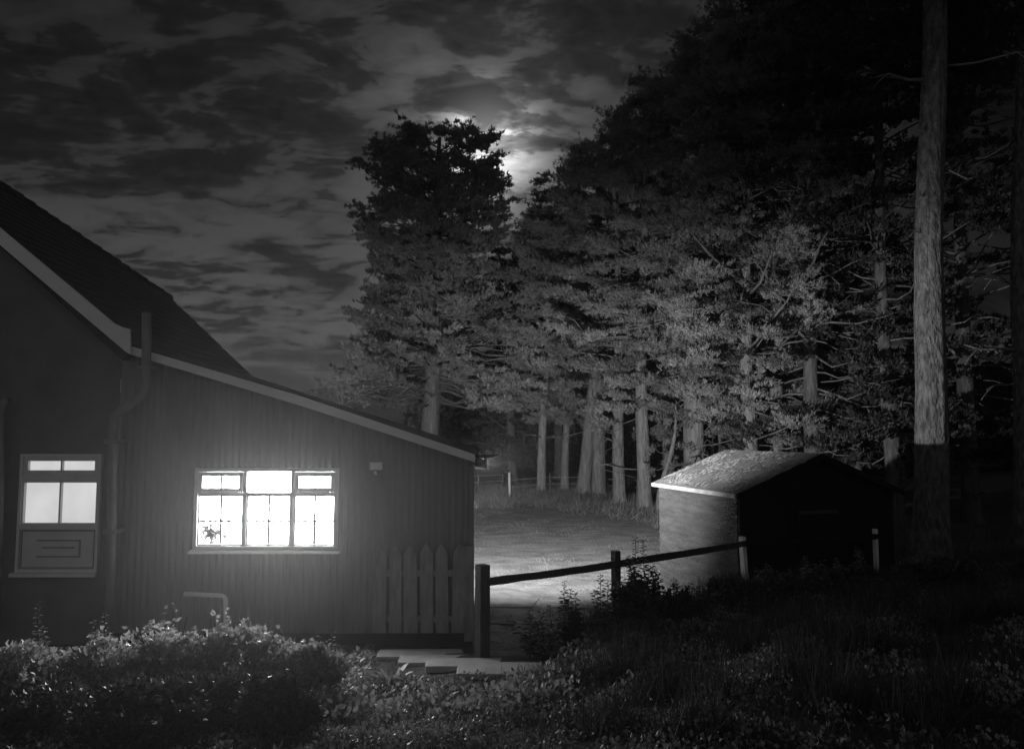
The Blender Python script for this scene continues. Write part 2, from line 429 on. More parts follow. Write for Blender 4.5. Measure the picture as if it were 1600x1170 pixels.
    if crown:
        C = np.concatenate(C); A = np.concatenate(A)
        V, Fc = blades(C, A, k, nl, nw, .45, rng, jit=.03)
        np_mesh('crown', V, Fc, MT[m], root)
    return root
# ------------------------------------------------------------------ house
YF = 9.37; SK = -.06; YB = 14.5
def sk(p, Y): return (p[0] + SK*(Y - YF), Y, p[1])
ev = XZ(202, 549, YF)             # main eave, on the gable
vt0 = XZ(0, 362, YF)
slope = (vt0[1]-ev[1])/(vt0[0]-ev[0])
RX = -8.7; RZ = ev[1] + slope*(RX-ev[0])
ax0 = XZ(205, 540, YF); ax1 = XZ(742, 711, YF)      # top of the annex verge board
asl = (ax1[1]-ax0[1])/(ax1[0]-ax0[0])
XC = XZ(739, 850, YF)[0]           # annex corner
XM = XZ(178, 850, YF)[0]           # where the corrugated sheet begins
def az_(x): return ax0[1] + asl*(x-ax0[0])
house = empty('house', (-4.9, 11.0, 0), 'dark house with a steep slate roof, corrugated lean-to and brightly lit window', 'house')
# windows: positions
w0 = XZ(307, 731, YF); w1 = XZ(528.5, 858, YF)      # kitchen window (x0,ztop) (x1,zbot)
WX0, WX1, WZ1, WZ0 = w0[0], w1[0], w0[1], w1[1]
d0 = XZ(36, 709, YF); d1 = XZ(154, 893, YF)
DX0, DX1, DZ1, DZ0 = d0[0], d1[0], d0[1], d1[1]
# corrugated front sheet, cut round the kitchen window
def corr_sheet():
    V = []; Q = []
    pitch = .0835; n = int((XC-XM)/pitch*8)
    xs = np.linspace(XM, XC, n+1); ys = YF + .012*np.cos((xs-XM)/pitch*2*math.pi)
    def col(x0, y0, x1, y1, a0, b0, a1, b1):
        k = len(V); V.extend([(x0, y0, a0), (x1, y1, a1), (x1, y1, b1), (x0, y0, b0)]); Q.append((k, k+1, k+2, k+3))
    for i in range(n):
        x0, x1 = xs[i], xs[i+1]; y0, y1 = ys[i], ys[i+1]; t0, t1 = az_(x0)-.03, az_(x1)-.03
        if x1 > WX0+.02 and x0 < WX1-.02:
            col(x0, y0, x1, y1, -.1, WZ0+.01, -.1, WZ0+.01); col(x0, y0, x1, y1, WZ1-.01, t0, WZ1-.01, t1)
        else: col(x0, y0, x1, y1, -.1, t0, -.1, t1)
    o = np_mesh('corrugated_wall', V, Q, MT['tin'], house, n=4)
    return o
corr_sheet()
# side and back walls of the annex, interior lining
m_ = MB()
m_.add([(XC, YF, -.1), sk((XC, -.1), YB), sk((XC, az_(XC)-.03), YB), (XC, YF, az_(XC)-.03)], [(0, 1, 2, 3)])
m_.add([sk((XC, -.1), YB), sk((XM, -.1), YB), sk((XM, az_(XM)-.03), YB), sk((XC, az_(XC)-.03), YB)], [(0, 1, 2, 3)])
m_.build('side_wall', MT['tin'], house)
# corner flashing
MB().box((XC-.05, YF-.024, 0), (XC+.012, YF-.014, az_(XC)-.14)).build('corner_flashing', MT['tin'], house)
# plinth
MB().box((XM-.02, YF-.035, -.15), (XC+.005, YF-.015, .16)).build('plinth', MT['black'], house)
# main gable wall with an opening for the door-like window
gw = MB(); XL = -12.6
def top(x): return ev[1]+slope*(x-ev[0])-.06 if x > RX else ev[1]+slope*(RX-ev[0])-slope*(x-RX)-.06
def wp(x, z): return (x, YF, z)
XE = XM
gw.add([wp(XL, -.1), wp(RX, -.1), wp(RX, top(RX)), wp(XL, top(XL))], [(0, 1, 2, 3)])
gw.add([wp(RX, -.1), wp(DX0+.02, -.1), wp(DX0+.02, top(DX0+.02)), wp(RX, top(RX))], [(0, 1, 2, 3)])
gw.add([wp(DX0+.02, -.1), wp(DX1-.02, -.1), wp(DX1-.02, DZ0+.02), wp(DX0+.02, DZ0+.02)], [(0, 1, 2, 3)])
gw.add([wp(DX0+.02, DZ1-.02), wp(DX1-.02, DZ1-.02), wp(DX1-.02, top(DX1)), wp(DX0+.02, top(DX0))], [(0, 1, 2, 3)])
gw.add([wp(DX1-.02, -.1), wp(XE, -.1), wp(XE, top(XE) if XE < ev[0] else az_(XE)), wp(DX1-.02, top(DX1-.02))], [(0, 1, 2, 3)])
gw.add([sk((XL, -.1), YB), (XL, YF, -.1), (XL, YF, top(XL)), sk((XL, top(XL)), YB)], [(0, 1, 2, 3)])
gw.add([sk((XL, -.1), YB), sk((XM, -.1), YB), sk((XM, 3.4), YB), sk((XL, 3.4), YB)], [(3, 2, 1, 0)])
gw.build('gable_wall', MT['render_wall'], house)
# main roof: right slope with a hip at the back, left slope
def rp(x, Y): return Vector((x + SK*(Y-YF), Y, ev[1]+slope*(x-ev[0])))
YO = YF-.16
E1 = rp(ev[0]+.06, YO); E2 = rp(ev[0]+.06, YB); K2 = rp(-5.75, YB+.0); Rg0 = rp(RX, YO); Rg1 = rp(RX, 10.55)
def solve_edge(px, py):
    d = ray(px, py)   # intersection of a sight line with the slope plane
    a = slope; # z = ev1 + a*(x - SK*(Y-YF) - ev0)
    # 2.6 + t dz = ev1 + a*(t dx - SK*(t dy - YF) - ev0)
    t = (ev[1] - a*ev[0] + a*SK*YF - 2.6) / (d[2] - a*d[0] + a*SK*d[1])
    return Vector((d[0]*t, d[1]*t, 2.6 + d[2]*t))
E2 = solve_edge(397, 591); K2 = solve_edge(266, 466); K3 = solve_edge(0, 289)
hd = (K3-K2); Rg1 = K2 + hd*((RX + SK*(11-YF) - K2.x)/hd.x)
rm = MB()
nrm = Vector((-slope, 0, 1)).normalized()
rm.prism([E1, E2, K2, Rg1, Rg0], -nrm*.10)
mir = lambda p: Vector((2*(RX + SK*(p.y-YF)) - p.x, p.y, p.z))
nm = Vector((slope, 0, 1)).normalized()
rm.prism([mir(p) - Vector((.002, 0, 0)) for p in (Rg0, Rg1, K2, E2, E1)], -nm*.10)
rm.add([K2 - nrm*.02, E2 - nrm*.02, mir(E2), mir(K2), Rg1 - Vector((0, 0, .02))], [(0, 1, 2, 3), (0, 3, 4)])
roof = rm.build('roof', MT['slate'], house)
# slate courses as real thin laps along the slope
sc_ = MB(); L0 = (Rg0-E1).length; nC = 26
for i in range(nC):
    f0 = i/nC; f1 = (i+1.15)/nC
    a = E1.lerp(Rg0, f0); b = E1.lerp(Rg0, min(1, f1))
    # back end along the hip or the rear verge
    def back(p):
        x = p.x - SK*(p.y-YF)
        pts = [(q.x - SK*(q.y-YF), q.y) for q in (E2, K2, Rg1)]
        Y = np.interp(-x, [-pts[0][0], -pts[1][0], -pts[2][0]], [pts[0][1], pts[1][1], pts[2][1]])
        return rp(x, float(Y) + random.uniform(-.02, .05))
    A0, B0, A1, B1 = a + nrm*.016, b + nrm*.003, back(a) + nrm*.016, back(b) + nrm*.003
    sc_.add([A0, A1, B1, B0], [(0, 1, 2, 3)]); sc_.add([A0, A1, A1 - nrm*.013, A0 - nrm*.013], [(3, 2, 1, 0)])
sc_.build('slate_courses', MT['slate'], house)
ht = MB(); n_ = 24
for i in range(n_):
    p = K2.lerp(Rg1, i/n_); qv = K2.lerp(Rg1, (i+1.12)/n_); up = Vector((0, 0, 1)); s_ = (qv-p).cross(up).normalized()*.085
    j = random.uniform(.0, .015)
    ht.hexa([p-s_-up*.05, p+s_-up*.05, qv+s_-up*.05, qv-s_-up*.05, p-s_*.6+up*(.055+j), p+s_*.6+up*(.055+j), qv+s_*.6+up*(.03+j), qv-s_*.6+up*(.03+j)])
ht.build('hip_tiles', MT['slate'], house)
# barge board of the gable (front face + flared foot)
bb = MB(); yb0, yb1 = YO-.03, YO-.003
def bpt(px, py): x, z = XZ(px, py, yb0); return (x, yb0, z)
bb.prism([bpt(-60, 309), bpt(0, 356), bpt(120, 456), bpt(178, 505), bpt(191, 511), bpt(203, 514), bpt(204, 554), bpt(197, 550), bpt(0, 383), bpt(-60, 333)], (0, .027, 0))
lx, lz = XZ(-60, 309, yb0); lx2, lz2 = XZ(-60, 333, yb0)
bb.prism([(RX, yb0, lz+slope*(RX-lx)), (lx-.002, yb0, lz), (lx-.002, yb0, lz2), (RX, yb0, lz2+slope*(RX-lx))], (0, .027, 0))
bb.build('bargeboard', MT['board'], house)
# annex roof sheet and verge board
ar = MB(); yo = YF-.10
a0 = Vector((ax0[0]-.02, yo, az_(ax0[0]-.02)+.02)); a1 = Vector((ax1[0]+.06, yo, az_(ax1[0]+.06)+.02))
b0 = Vector(sk((a0.x, a0.z), YB)); b1 = Vector(sk((a1.x, a1.z), YB))
ar.prism([a0, a1, b1, b0], (0, 0, -.045)); ar.build('lean_to_roof', MT['slate'], house)
vb = MB(); y0 = YF-.135
def vpt(px, py): x, z = XZ(px, py, y0); return (x, y0, z)
vb.prism([vpt(205, 541), vpt(470, 619), vpt(742, 710), vpt(742, 722), vpt(470, 634), vpt(205, 554)], (0, .03, 0))
vb.build('verge_board', MT['board'], house)
# gutter along the far eave and its bracket end that catches the lamp
gt = MB(); gx0 = ax1[0]+.10; gzv = az_(ax1[0])-.07
P0 = Vector((gx0-.02, YF-.10, gzv)); P1 = Vector(sk((gx0-.02, gzv), YB))
ringn = 7; vs = []; fs = []
for P in (P0, P1):
    for j in range(ringn):
        a = math.pi + math.pi*j/(ringn-1); vs.append(P + Vector((math.cos(a)*.055, 0, math.sin(a)*.055)))
for j in range(ringn-1): fs.append((j, j+1, ringn+j+1, ringn+j))
fs.append(tuple(range(ringn)))
gt.add(vs, fs); gt.build('gutter', MT['pipe'], house)
# kitchen window
def frame_rect(mb, x0, x1, z0, z1, t, ya, yb):
    mb.box((x0, ya, z0), (x0+t, yb, z1)); mb.box((x1-t, ya, z0), (x1, yb, z1))
    mb.box((x0+t, ya, z1-t), (x1-t, yb, z1)); mb.box((x0+t, ya, z0), (x1-t, yb, z0+t))
win = empty('kitchen_window', ((WX0+WX1)/2, YF, WZ0)); win.parent = house; win.location = win.location - house.location
fr = MB(); frame_rect(fr, WX0, WX1, WZ0, WZ1, .045, YF-.045, YF+.06)
m1 = XZ(383.5, 800, YF)[0]; m2 = XZ(457.5, 800, YF)[0]; tz = XZ(430, 771, YF)[1]
for x in (m1, m2): fr.box((x-.022, YF-.035, WZ0+.045), (x+.022, YF+.05, WZ1-.045))
bays = [(WX0+.045, m1-.022), (m1+.022, m2-.022), (m2+.022, WX1-.045)]
for i, (a, b) in enumerate(bays): fr.box((a, YF-.032, tz-.016), (b, YF+.048, tz+.016))
fr.build('frame', MT['upvc'], win)
hz_ = XZ(430, 813.5, YF)[1]
for i, (a, b) in enumerate(bays):
    if i != 1:
        s = MB(); frame_rect(s, a+.002, b-.002, tz+.018, WZ1-.047, .052 if i == 0 else .055, YF-.05, YF-.005); s.build('sash', MT['upvc_dull'], win, bevel=.006)
    gb = MB(); c = (a+b)/2
    s = MB(); frame_rect(s, a+.001, b-.001, WZ0+.047, tz-.018, .018, YF-.02, YF+.02); s.build('bead', MT['upvc'], win)
    gb.box((c-.016, YF-.006, WZ0+.066), (c+.016, YF+.010, tz-.037))
    gb.box((a+.02, YF-.005, hz_-.014), (c-.016, YF+.009, hz_+.014)); gb.box((c+.016, YF-.005, hz_-.014), (b-.02, YF+.009, hz_+.014))
    if i != 1: gb.box((c-.015, YF-.030, tz+.07), (c+.015, YF-.016, WZ1-.10))
    gb.build('glazing_bar', MT['upvc_dull'], win)
    pn = MB(); pn.box((a+.003, YF+.012, WZ0+.047), (b-.003, YF+.016, tz-.018)); pn.build('pane', MT['glass'], win)
    pn = MB(); pn.box((a+.003, YF+.012, tz+.018), (b-.003, YF+.016, WZ1-.047)); pn.build('pane', MT['glass'], win)
sl_ = MB(); sl_.hexa([(WX0-.04, YF-.075, WZ0-.045), (WX1+.02, YF-.075, WZ0-.045), (WX1+.02, YF-.01, WZ0-.045), (WX0-.04, YF-.01, WZ0-.045),
                     (WX0-.04, YF-.075, WZ0-.018), (WX1+.02, YF-.075, WZ0-.018), (WX1+.02, YF-.01, WZ0-.001), (WX0-.04, YF-.01, WZ0-.001)])
sl_.build('sill', MT['pipe_white'], win)
bl = MB(); bl.add([(WX0+.01, YF+.30, WZ0-.02), (WX1-.01, YF+.30, WZ0-.02), (WX1-.01, YF+.30, WZ1+.02), (WX0+.01, YF+.30, WZ1+.02)], [(0, 1, 2, 3)])
bl.build('blind', MT['blind'], win)
rv = MB(); t = .01   # reveals between wall and blind
rv.box((WX0-.02, YF+.062, WZ0-.04), (WX0+.008, YF+.31, WZ1+.04)); rv.box((WX1-.008, YF+.062, WZ0-.04), (WX1+.02, YF+.31, WZ1+.04))
rv.box((WX0+.008, YF+.062, WZ1-.008), (WX1-.008, YF+.31, WZ1+.02)); rv.box((WX0+.008, YF+.062, WZ0-.04), (WX1-.008, YF+.31, WZ0+.004))
rv.build('reveal', MT['white_plastic'], win)
# door-like window with two lights above a panel
dw = empty('panelled_window', ((DX0+DX1)/2, YF, DZ0)); dw.parent = house; dw.location = dw.location - house.location
DW = DX1-DX0
zb1 = XZ(95, 741, YF)[1]; zb2 = XZ(95, 751, YF)[1]; zb3 = XZ(95, 819, YF)[1]; zb4 = XZ(95, 826, YF)[1]; zt = XZ(95, 714, YF)[1]
fr = MB(); frame_rect(fr, DX0, DX1, DZ0, DZ1, .035, YF-.05, YF+.05)
cxm = (DX0+DX1)/2
fr.box((DX0+.035, YF-.045, zb2), (DX1-.035, YF+.04, zb1)); fr.box((DX0+.035, YF-.045, zb4), (DX1-.035, YF+.04, zb3))
fr.build('frame', MT['upvc_dull'], dw)
s = MB(); frame_rect(s, DX0+.037, DX1-.037, zb1+.002, DZ1-.037, .05, YF-.03, YF+.02)
s.box((cxm-.010, YF-.028, zb1+.052), (cxm+.010, YF+.018, DZ1-.087)); s.build('sash', MT['upvc_dull'], dw)
s = MB(); frame_rect(s, DX0+.037, DX1-.037, zb3+.002, zb2-.002, .018, YF-.03, YF+.02)
s.box((cxm-.010, YF-.028, zb3+.020), (cxm+.010, YF+.018, zb2-.020)); s.build('sash', MT['upvc_dull'], dw)
pn = MB(); pn.box((DX0+.04, YF+.022, zb3+.002), (cxm-.002, YF+.027, zb2-.002)); pn.build('pane', MT['frosted'], dw)
pn = MB(); pn.box((cxm+.002, YF+.022, zb3+.002), (DX1-.04, YF+.027, zb2-.002)); pn.build('pane', MT['frosted'], dw)
pn = MB(); pn.box((DX0+.04, YF+.022, zb1+.002), (cxm-.002, YF+.027, DZ1-.037)); pn.build('pane', MT['frosted'], dw)
pn = MB(); pn.box((cxm+.002, YF+.022, zb1+.002), (DX1-.04, YF+.027, DZ1-.037)); pn.build('pane', MT['frosted'], dw)
pb = MB(); pb.box((DX0+.035, YF-.02, DZ0+.035), (DX1-.035, YF+.03, zb4)); 
pw = DX1-DX0-.07; ph_ = zb4-DZ0-.035; bx0 = DX0+.035; bz0 = DZ0+.035
pb.build('panel', MT['panel'], dw); pb = MB()
for (u0, u1, v) in ((.22, .80, .70), (.30, .72, .52), (.22, .80, .30)):
    pb.box((bx0+pw*u0, YF-.032, bz0+ph_*v), (bx0+pw*u1, YF-.0205, bz0+ph_*v+.018))
pb.box((bx0+pw*.78, YF-.031, bz0+ph_*.345), (bx0+pw*.80, YF-.0205, bz0+ph_*.699))
frame_rect(pb, bx0+.012, bx0+pw-.012, bz0+.012, zb4-.012, .014, YF-.034, YF-.0205)
pb.build('moulding', MT['pipe'], dw)
MB().box((DX0-.03, YF-.11, DZ0-.045), (DX1+.02, YF-.01, DZ0-.002)).build('sill', MT['upvc_dull'], dw)
# pipes
def path(pts, Y): return [at(x, y, Y) for x, y in pts]
vp = MB(); vp.tube(path([(229, 489), (229, 545), (227, 605), (224, 616), (214, 624), (190, 640), (180, 649), (177, 660), (175, 800), (171, 985)], YF-.24), .054, 14)
vent = vp.build('vent_pipe', MT['pipe'], house, smooth=True)
for (x, y) in ((228, 575), (176, 690), (174, 830)):
    p = at(x, y, YF-.24); MB().box((p.x-.075, YF-.29, p.z-.025), (p.x+.075, YF-.02, p.z+.025)).build('pipe_bracket', MT['pipe'], house)
p = at(229, 489, YF-.24)
wpipe = MB(); wpipe.tube(path([(288, 927), (325, 929), (346, 930), (350.5, 932), (352.5, 936), (353, 945), (352, 1010)], YF-.15), .027, 10)
wpipe.build('waste_pipe', MT['pipe_white'], house, smooth=True)
lp = MB(); lp.tube(path([(12, 622), (4, 634), (1, 650), (-1, 800), (-4, 980)], YF-.14), .045, 10); lp.build('rain_pipe', MT['pipe'], house, smooth=True)
# small white box under the verge and its sensor
p0 = XZ(578, 722, YF-.09); p1 = XZ(597, 734, YF-.09)
wb = MB(); wb.box((p0[0], YF-.10, p1[1]), (p1[0], YF-.014, p0[1])); wb.build('wall_lamp_box', MT['white_plastic'], house, bevel=.008)
p2 = XZ(587, 740, YF-.05); MB().tube([(p2[0], YF-.08, p2[1]+.02), (p2[0], YF-.04, p2[1]-.01), (p2[0], YF-.01, p2[1]-.01)], .018, 8).build('sensor', MT['white_plastic'], house)
# yard flood lamp on the side wall, hidden round the corner
LPOS = Vector((XC + .13 + SK*.6, YF + .62, 2.20))
fl = MB(); AX = Vector((math.sin(R(25)), math.cos(R(25)), .0)).normalized(); sd = AX.cross(Vector((0, 0, 1))).normalized(); upv = sd.cross(AX)
c0 = LPOS - AX*.05
def fpt(a, b, c): return c0 + sd*a + upv*b - AX*c
fl.hexa([fpt(-.09, -.07, 0), fpt(.09, -.07, 0), fpt(.05, -.04, .09), fpt(-.05, -.04, .09), fpt(-.09, .07, 0), fpt(.09, .07, 0), fpt(.05, .04, .09), fpt(-.05, .04, .09)])
# hood added over the lamp, shaped to keep the upper pines dark
hf = [fpt(-.11, .075, .06), fpt(.11, .075, .06), fpt(.14, .105, -.30), fpt(-.14, .105, -.30)]
MB().prism(hf, upv*.006).build('added_lamp_hood', MT['black'], house)
fl.tube([c0 - AX*.08, Vector((XC + SK*.6 - .01, YF+.55, 2.2))], .015, 6)
fo = fl.build('flood_lamp', MT['white_plastic'], house)
ld = bpy.data.lights.new('flood_lamp_light', 'SPOT'); lo = bpy.data.objects.new('flood_lamp_light', ld); COL.objects.link(lo)
lo.location = LPOS; ld.energy = YARD_W; ld.spot_size = R(150); ld.spot_blend = 1.0; ld.shadow_soft_size = .05
LAX = Vector((math.sin(R(4)), math.cos(R(4)), .30)).normalized()
lo.rotation_euler = LAX.to_track_quat('-Z', 'Y').to_euler()

# things inside the kitchen window
px, pz = XZ(335, 850, YF+.17)
pot = empty('potted_plant', (px, YF+.17, WZ0+.006), 'small bushy potted plant standing inside the lit kitchen window', 'houseplant')
MB().tube([(px, YF+.17, WZ0+.006), (px, YF+.17, WZ0+.075)], [.032, .042], 14).build('pot', MT['clay'], pot)
C = np.array([px, YF+.17, WZ0+.17]) + RNG.normal(0, 1, (120, 3))*[.12, .02, .075]
V, Fc = leaves(C, np.tile([0, -.2, .5], (120, 1)), .085, .03); np_mesh('foliage', V, Fc, MT['houseplant'], pot)
for pxx, lab, rr in ((485, 'pale mug inside the lit kitchen window, left of the other mug', .036), (499, 'taller pale mug at the right end inside the lit kitchen window', .045)):
    mx_, _ = XZ(pxx, 850, YF+.15)
    mg = empty('mug', (mx_, YF+.15, WZ0+.006), lab, 'mug', 'mugs inside the kitchen window')
    h_ = rr*2.6
    MB().tube([(mx_, YF+.15, WZ0+.006), (mx_, YF+.15, WZ0+.006+h_)], rr, 16).build('cup', MT['panel'], mg, smooth=False)
    MB().tube([(mx_+rr, YF+.15, WZ0+.02), (mx_+rr*1.7, YF+.15, WZ0+.03), (mx_+rr*1.7, YF+.15, WZ0+h_*.7), (mx_+rr, YF+.15, WZ0+h_*.8)], .005, 6).build('handle', MT['panel'], mg)

# ------------------------------------------------------------------ picket panel against the wall
pf = empty('picket_fence_panel', (XZ(660, 985, YF-.13)[0], YF-.13, .1), 'weathered picket fence panel with pointed tops leaning on the corrugated wall', 'fence panel')
for i, xx in enumerate((594, 619, 643, 668, 692, 717)):
    xt, ztp = XZ(xx, 849, YF-.07); xt += random.uniform(-.022, .022); xb, zbp = XZ(xx-1, 988, YF-.17); wd = random.uniform(.070, .084)
    zt_ = ztp + random.uniform(-.02, .02)
    def pp(x, z):
        f = (z-zbp)/(zt_-zbp); return (x + (xt-xb)*f, YF-.19+.10*f, z)
    MB().prism([pp(xb-wd, zbp), pp(xb+wd, zbp), pp(xb+wd, zt_-.13), pp(xb+wd*.55, zt_-.06), pp(xb, zt_), pp(xb-wd*.55, zt_-.06), pp(xb-wd, zt_-.13)], (0, .022, 0)).build('picket', MT['picket'], pf)
for zz_ in (XZ(660, 893, YF)[1], XZ(660, 962, YF)[1]):
    f = (zz_-XZ(660, 988, YF-.17)[1]) / 1.1
    MB().box((XZ(586, 900, YF)[0], YF-.19+.10*f+.0245, zz_-.04), (XZ(729, 900, YF)[0], YF-.19+.10*f+.052, zz_+.04)).build('rail', MT['picket'], pf)
MB().box((XZ(727, 900, YF)[0], YF-.15, .1), (XZ(741, 900, YF)[0], YF-.04, XZ(727, 852, YF-.1)[1])).build('end_post', MT['picket'], pf)

# ------------------------------------------------------------------ shed
c1 = at(1158, 953, 10.97); ux, uy = .959, .282; Wd = 2.78; Ld = 2.45
O = np.array([c1.x, c1.y]); gd = np.array([ux, uy]); bd = np.array([-uy, ux])
shed = empty('shed', (O[0], O[1], 0), 'small dark wooden shed with a pitched felt roof, its near gable end in deep shadow', 'shed')
ez = at(1158, 770, 10.97).z; am = O + gd*Wd/2; rz = at(1277, 711, am[1]).z
def sp(a, b, z): p = O + gd*a + bd*b; return Vector((p[0], p[1], z))
def shed_wall(name, pts, inward, mname='shed'): return MB().prism(pts, inward).build(name, MT[mname], shed)
G = Vector((gd[0], gd[1], 0)); B = Vector((bd[0], bd[1], 0))
shed_wall('side_wall', [sp(0, 0, -.1), sp(0, 0, ez), sp(0, Ld, ez), sp(0, Ld, -.1)], G*.03)
# horizontal boards of the lit side, each lapped
sb_ = MB(); nb = 12
for i in range(nb):
    z0_ = 0 + (ez-.03)*i/nb; z1_ = (ez-.03)*(i+1.12)/nb; z1_ = min(z1_, ez-.02)
    sb_.hexa([sp(-.026, .02, z0_), sp(-.026, Ld-.02, z0_), sp(-.002, Ld-.02, z0_), sp(-.002, .02, z0_), sp(-.008, .02, z1_), sp(-.008, Ld-.02, z1_), sp(-.002, Ld-.02, z1_), sp(-.002, .02, z1_)])
sb_.build('weatherboard', MT['shed'], shed)
shed_wall('gable_wall', [sp(.032, 0, -.1), sp(Wd-.032, 0, -.1), sp(Wd-.032, 0, ez), sp(Wd/2, 0, rz-.02), sp(.032, 0, ez)], B*.03, 'board_shaded')  # near gable's shade put into its near-black colour, door and bargeboard too
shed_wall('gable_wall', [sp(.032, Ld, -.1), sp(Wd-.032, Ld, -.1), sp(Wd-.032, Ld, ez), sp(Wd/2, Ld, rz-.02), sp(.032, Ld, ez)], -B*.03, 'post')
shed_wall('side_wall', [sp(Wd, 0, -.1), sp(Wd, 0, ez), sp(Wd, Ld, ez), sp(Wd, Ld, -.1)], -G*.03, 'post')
dr = MB(); dr.prism([sp(.95, -.03, .05), sp(1.83, -.03, .05), sp(1.83, -.03, 1.72), sp(.95, -.03, 1.72)], B*.027); door = dr.build('door', MT['board_shaded'], shed)
for hz0 in (.4, 1.4): MB().prism([sp(1.0, -.035, hz0), sp(1.7, -.035, hz0), sp(1.7, -.035, hz0+.05), sp(1.0, -.035, hz0+.05)], B*.004).build('hinge', MT['black'], door)
ov = .09; st_ = (rz-ez)/(Wd/2)
rf = MB()
rf.prism([sp(-ov, -ov, ez-st_*ov+.03), sp(Wd/2-.001, -ov, rz+.03), sp(Wd/2-.001, Ld+ov, rz+.03), sp(-ov, Ld+ov, ez-st_*ov+.03)], (0, 0, -.03))
rf.prism([sp(Wd/2+.001, -ov, rz+.03), sp(Wd+ov, -ov, ez-st_*ov+.03), sp(Wd+ov, Ld+ov, ez-st_*ov+.03), sp(Wd/2+.001, Ld+ov, rz+.03)], (0, 0, -.03))
rf.build('roof', MT['felt'], shed)
et = MB(); et.prism([sp(-ov-.003, -ov, ez-st_*ov-.035), sp(-ov-.003, -ov, ez-st_*ov+.028), sp(-ov-.003, Ld+ov, ez-st_*ov+.028), sp(-ov-.003, Ld+ov, ez-st_*ov-.035)], -G*.018)
et.build('eaves_board', MT['shed_trim'], shed)
bbs = MB(); bbs.prism([sp(-ov, -ov-.002, ez-st_*ov-.06), sp(-ov, -ov-.002, ez-st_*ov+.03), sp(Wd/2, -ov-.002, rz+.03), sp(Wd+ov, -ov-.002, ez-st_*ov+.03), sp(Wd+ov, -ov-.002, ez-st_*ov-.06), sp(Wd/2, -ov-.002, rz-.06)], -B*.02)
bbs.build('bargeboard', MT['board_shaded'], shed)
# pine litter lying on the lit roof slope
n = 5200; a = RNG.uniform(0, 1, n*3); b = RNG.uniform(-.05, 1.02, n*3)
keep = (np.sin(a*9+b*5)*np.cos(b*13-a*4) + RNG.normal(0, .45, n*3) > .25) & (np.abs(a-.5) < .47)
a = a[keep][:n]; b = b[keep][:n]; n = len(a)
th = RNG.normal(.5, .7, n); l_ = RNG.uniform(.02, .08, n)
pa = -ov + a*(Wd/2+ov); pb_ = b*Ld
z_ = ez + st_*pa + .036 + RNG.uniform(0, .008, n)
P = np.stack([O[0]+gd[0]*pa+bd[0]*pb_, O[1]+gd[1]*pa+bd[1]*pb_, z_], 1)
dd = np.stack([np.cos(th)*gd[0]+np.sin(th)*bd[0], np.cos(th)*gd[1]+np.sin(th)*bd[1], np.cos(th)*st_], 1)*l_[:, None]
ss = np.stack([-np.sin(th)*gd[0]+np.cos(th)*bd[0], -np.sin(th)*gd[1]+np.cos(th)*bd[1], -np.sin(th)*st_ + .6], 1)*.0075
V = np.stack([P-ss, P+ss, P+dd], 1).reshape(-1, 3)
tag(np_mesh('fallen_pine_needles', V, np.arange(len(V)).reshape(-1, 3), MT['litter']), 'pale pine needles strewn over the lit slope of the shed roof', 'needle litter', kind='stuff')

# ------------------------------------------------------------------ rail fence in front
fence = empty('rail_fence', (FENCE[0][0], FENCE[0][1], 0), 'dark single rail timber fence crossing in front of the yard and the shed', 'fence')
tops = [(754, 882), (962, 860), (1164, 838), (1367, 826)]
FP = []
for i, ((x, y), tp, wd_) in enumerate(zip(FENCE, tops, (.062, .044, .036, .030))):
    p = at(tp[0], tp[1], y); FP.append(p)
    dxy = Vector((.83, .55, 0)).normalized(); pv = Vector((-dxy.y, dxy.x, 0))
    c = Vector((p.x, y, 0)); zb = float(gz(p.x, y))-.15
    lean_ = Vector((.0, 0, 0)) if i != 2 else Vector((-.04, 0, 0))
    def q4(z, s=1, off=Vector((0, 0, 0))): return [Vector((0, 0, z)) + c + off + dxy*a_*wd_*s + pv*b_*wd_*s for a_, b_ in ((-1, -1), (1, -1), (1, 1), (-1, 1))]
    MB().hexa(q4(zb) + q4(p.z, 1, lean_)).build('post', (MT['lit_post'] if i > 1 else MT['post']), fence, bevel=.006)  # last two posts paler: lamp light on their sides put into the colour
rail = MB()
prev = None
rp_ = [at(762, 909, FENCE[0][1]-.02), at(962, 882, FENCE[1][1]-.10), at(1164, 849, FENCE[2][1]-.10), at(1367, 838, FENCE[3][1]-.10), at(1640, 815, 12.6)]
hh_ = .042
for i in range(3 if True else 4):
    a_, b_ = rp_[i], rp_[i+1]
    r_ = MB(); up = Vector((0, 0, hh_)); dp = Vector((-.55, .83, 0))*.032
    if i == 2: b_ = b_ + (b_-a_)*.03
    K_ = 9; vs = []; fs = []
    for k_ in range(K_):
        f_ = k_/(K_-1); c_ = a_.lerp(b_, f_) + Vector((0, 0, -.006*math.sin(math.pi*f_) + random.uniform(-.003, .003))); u_ = up*random.uniform(.88, 1.08)
        vs += [c_-u_, c_-u_+dp, c_+u_+dp, c_+u_]
    for k_ in range(K_-1):
        for q_ in range(4): fs.append((4*k_+q_, 4*k_+(q_+1) % 4, 4*k_+4+(q_+1) % 4, 4*k_+4+q_))
    fs += [(0, 3, 2, 1), (4*K_-4, 4*K_-3, 4*K_-2, 4*K_-1)]
    r_.add(vs, fs); r_.build('rail', MT['post'] if i < 2 else MT['board_shaded'], fence)  # last rail blacker: shade before the gable put into its colour

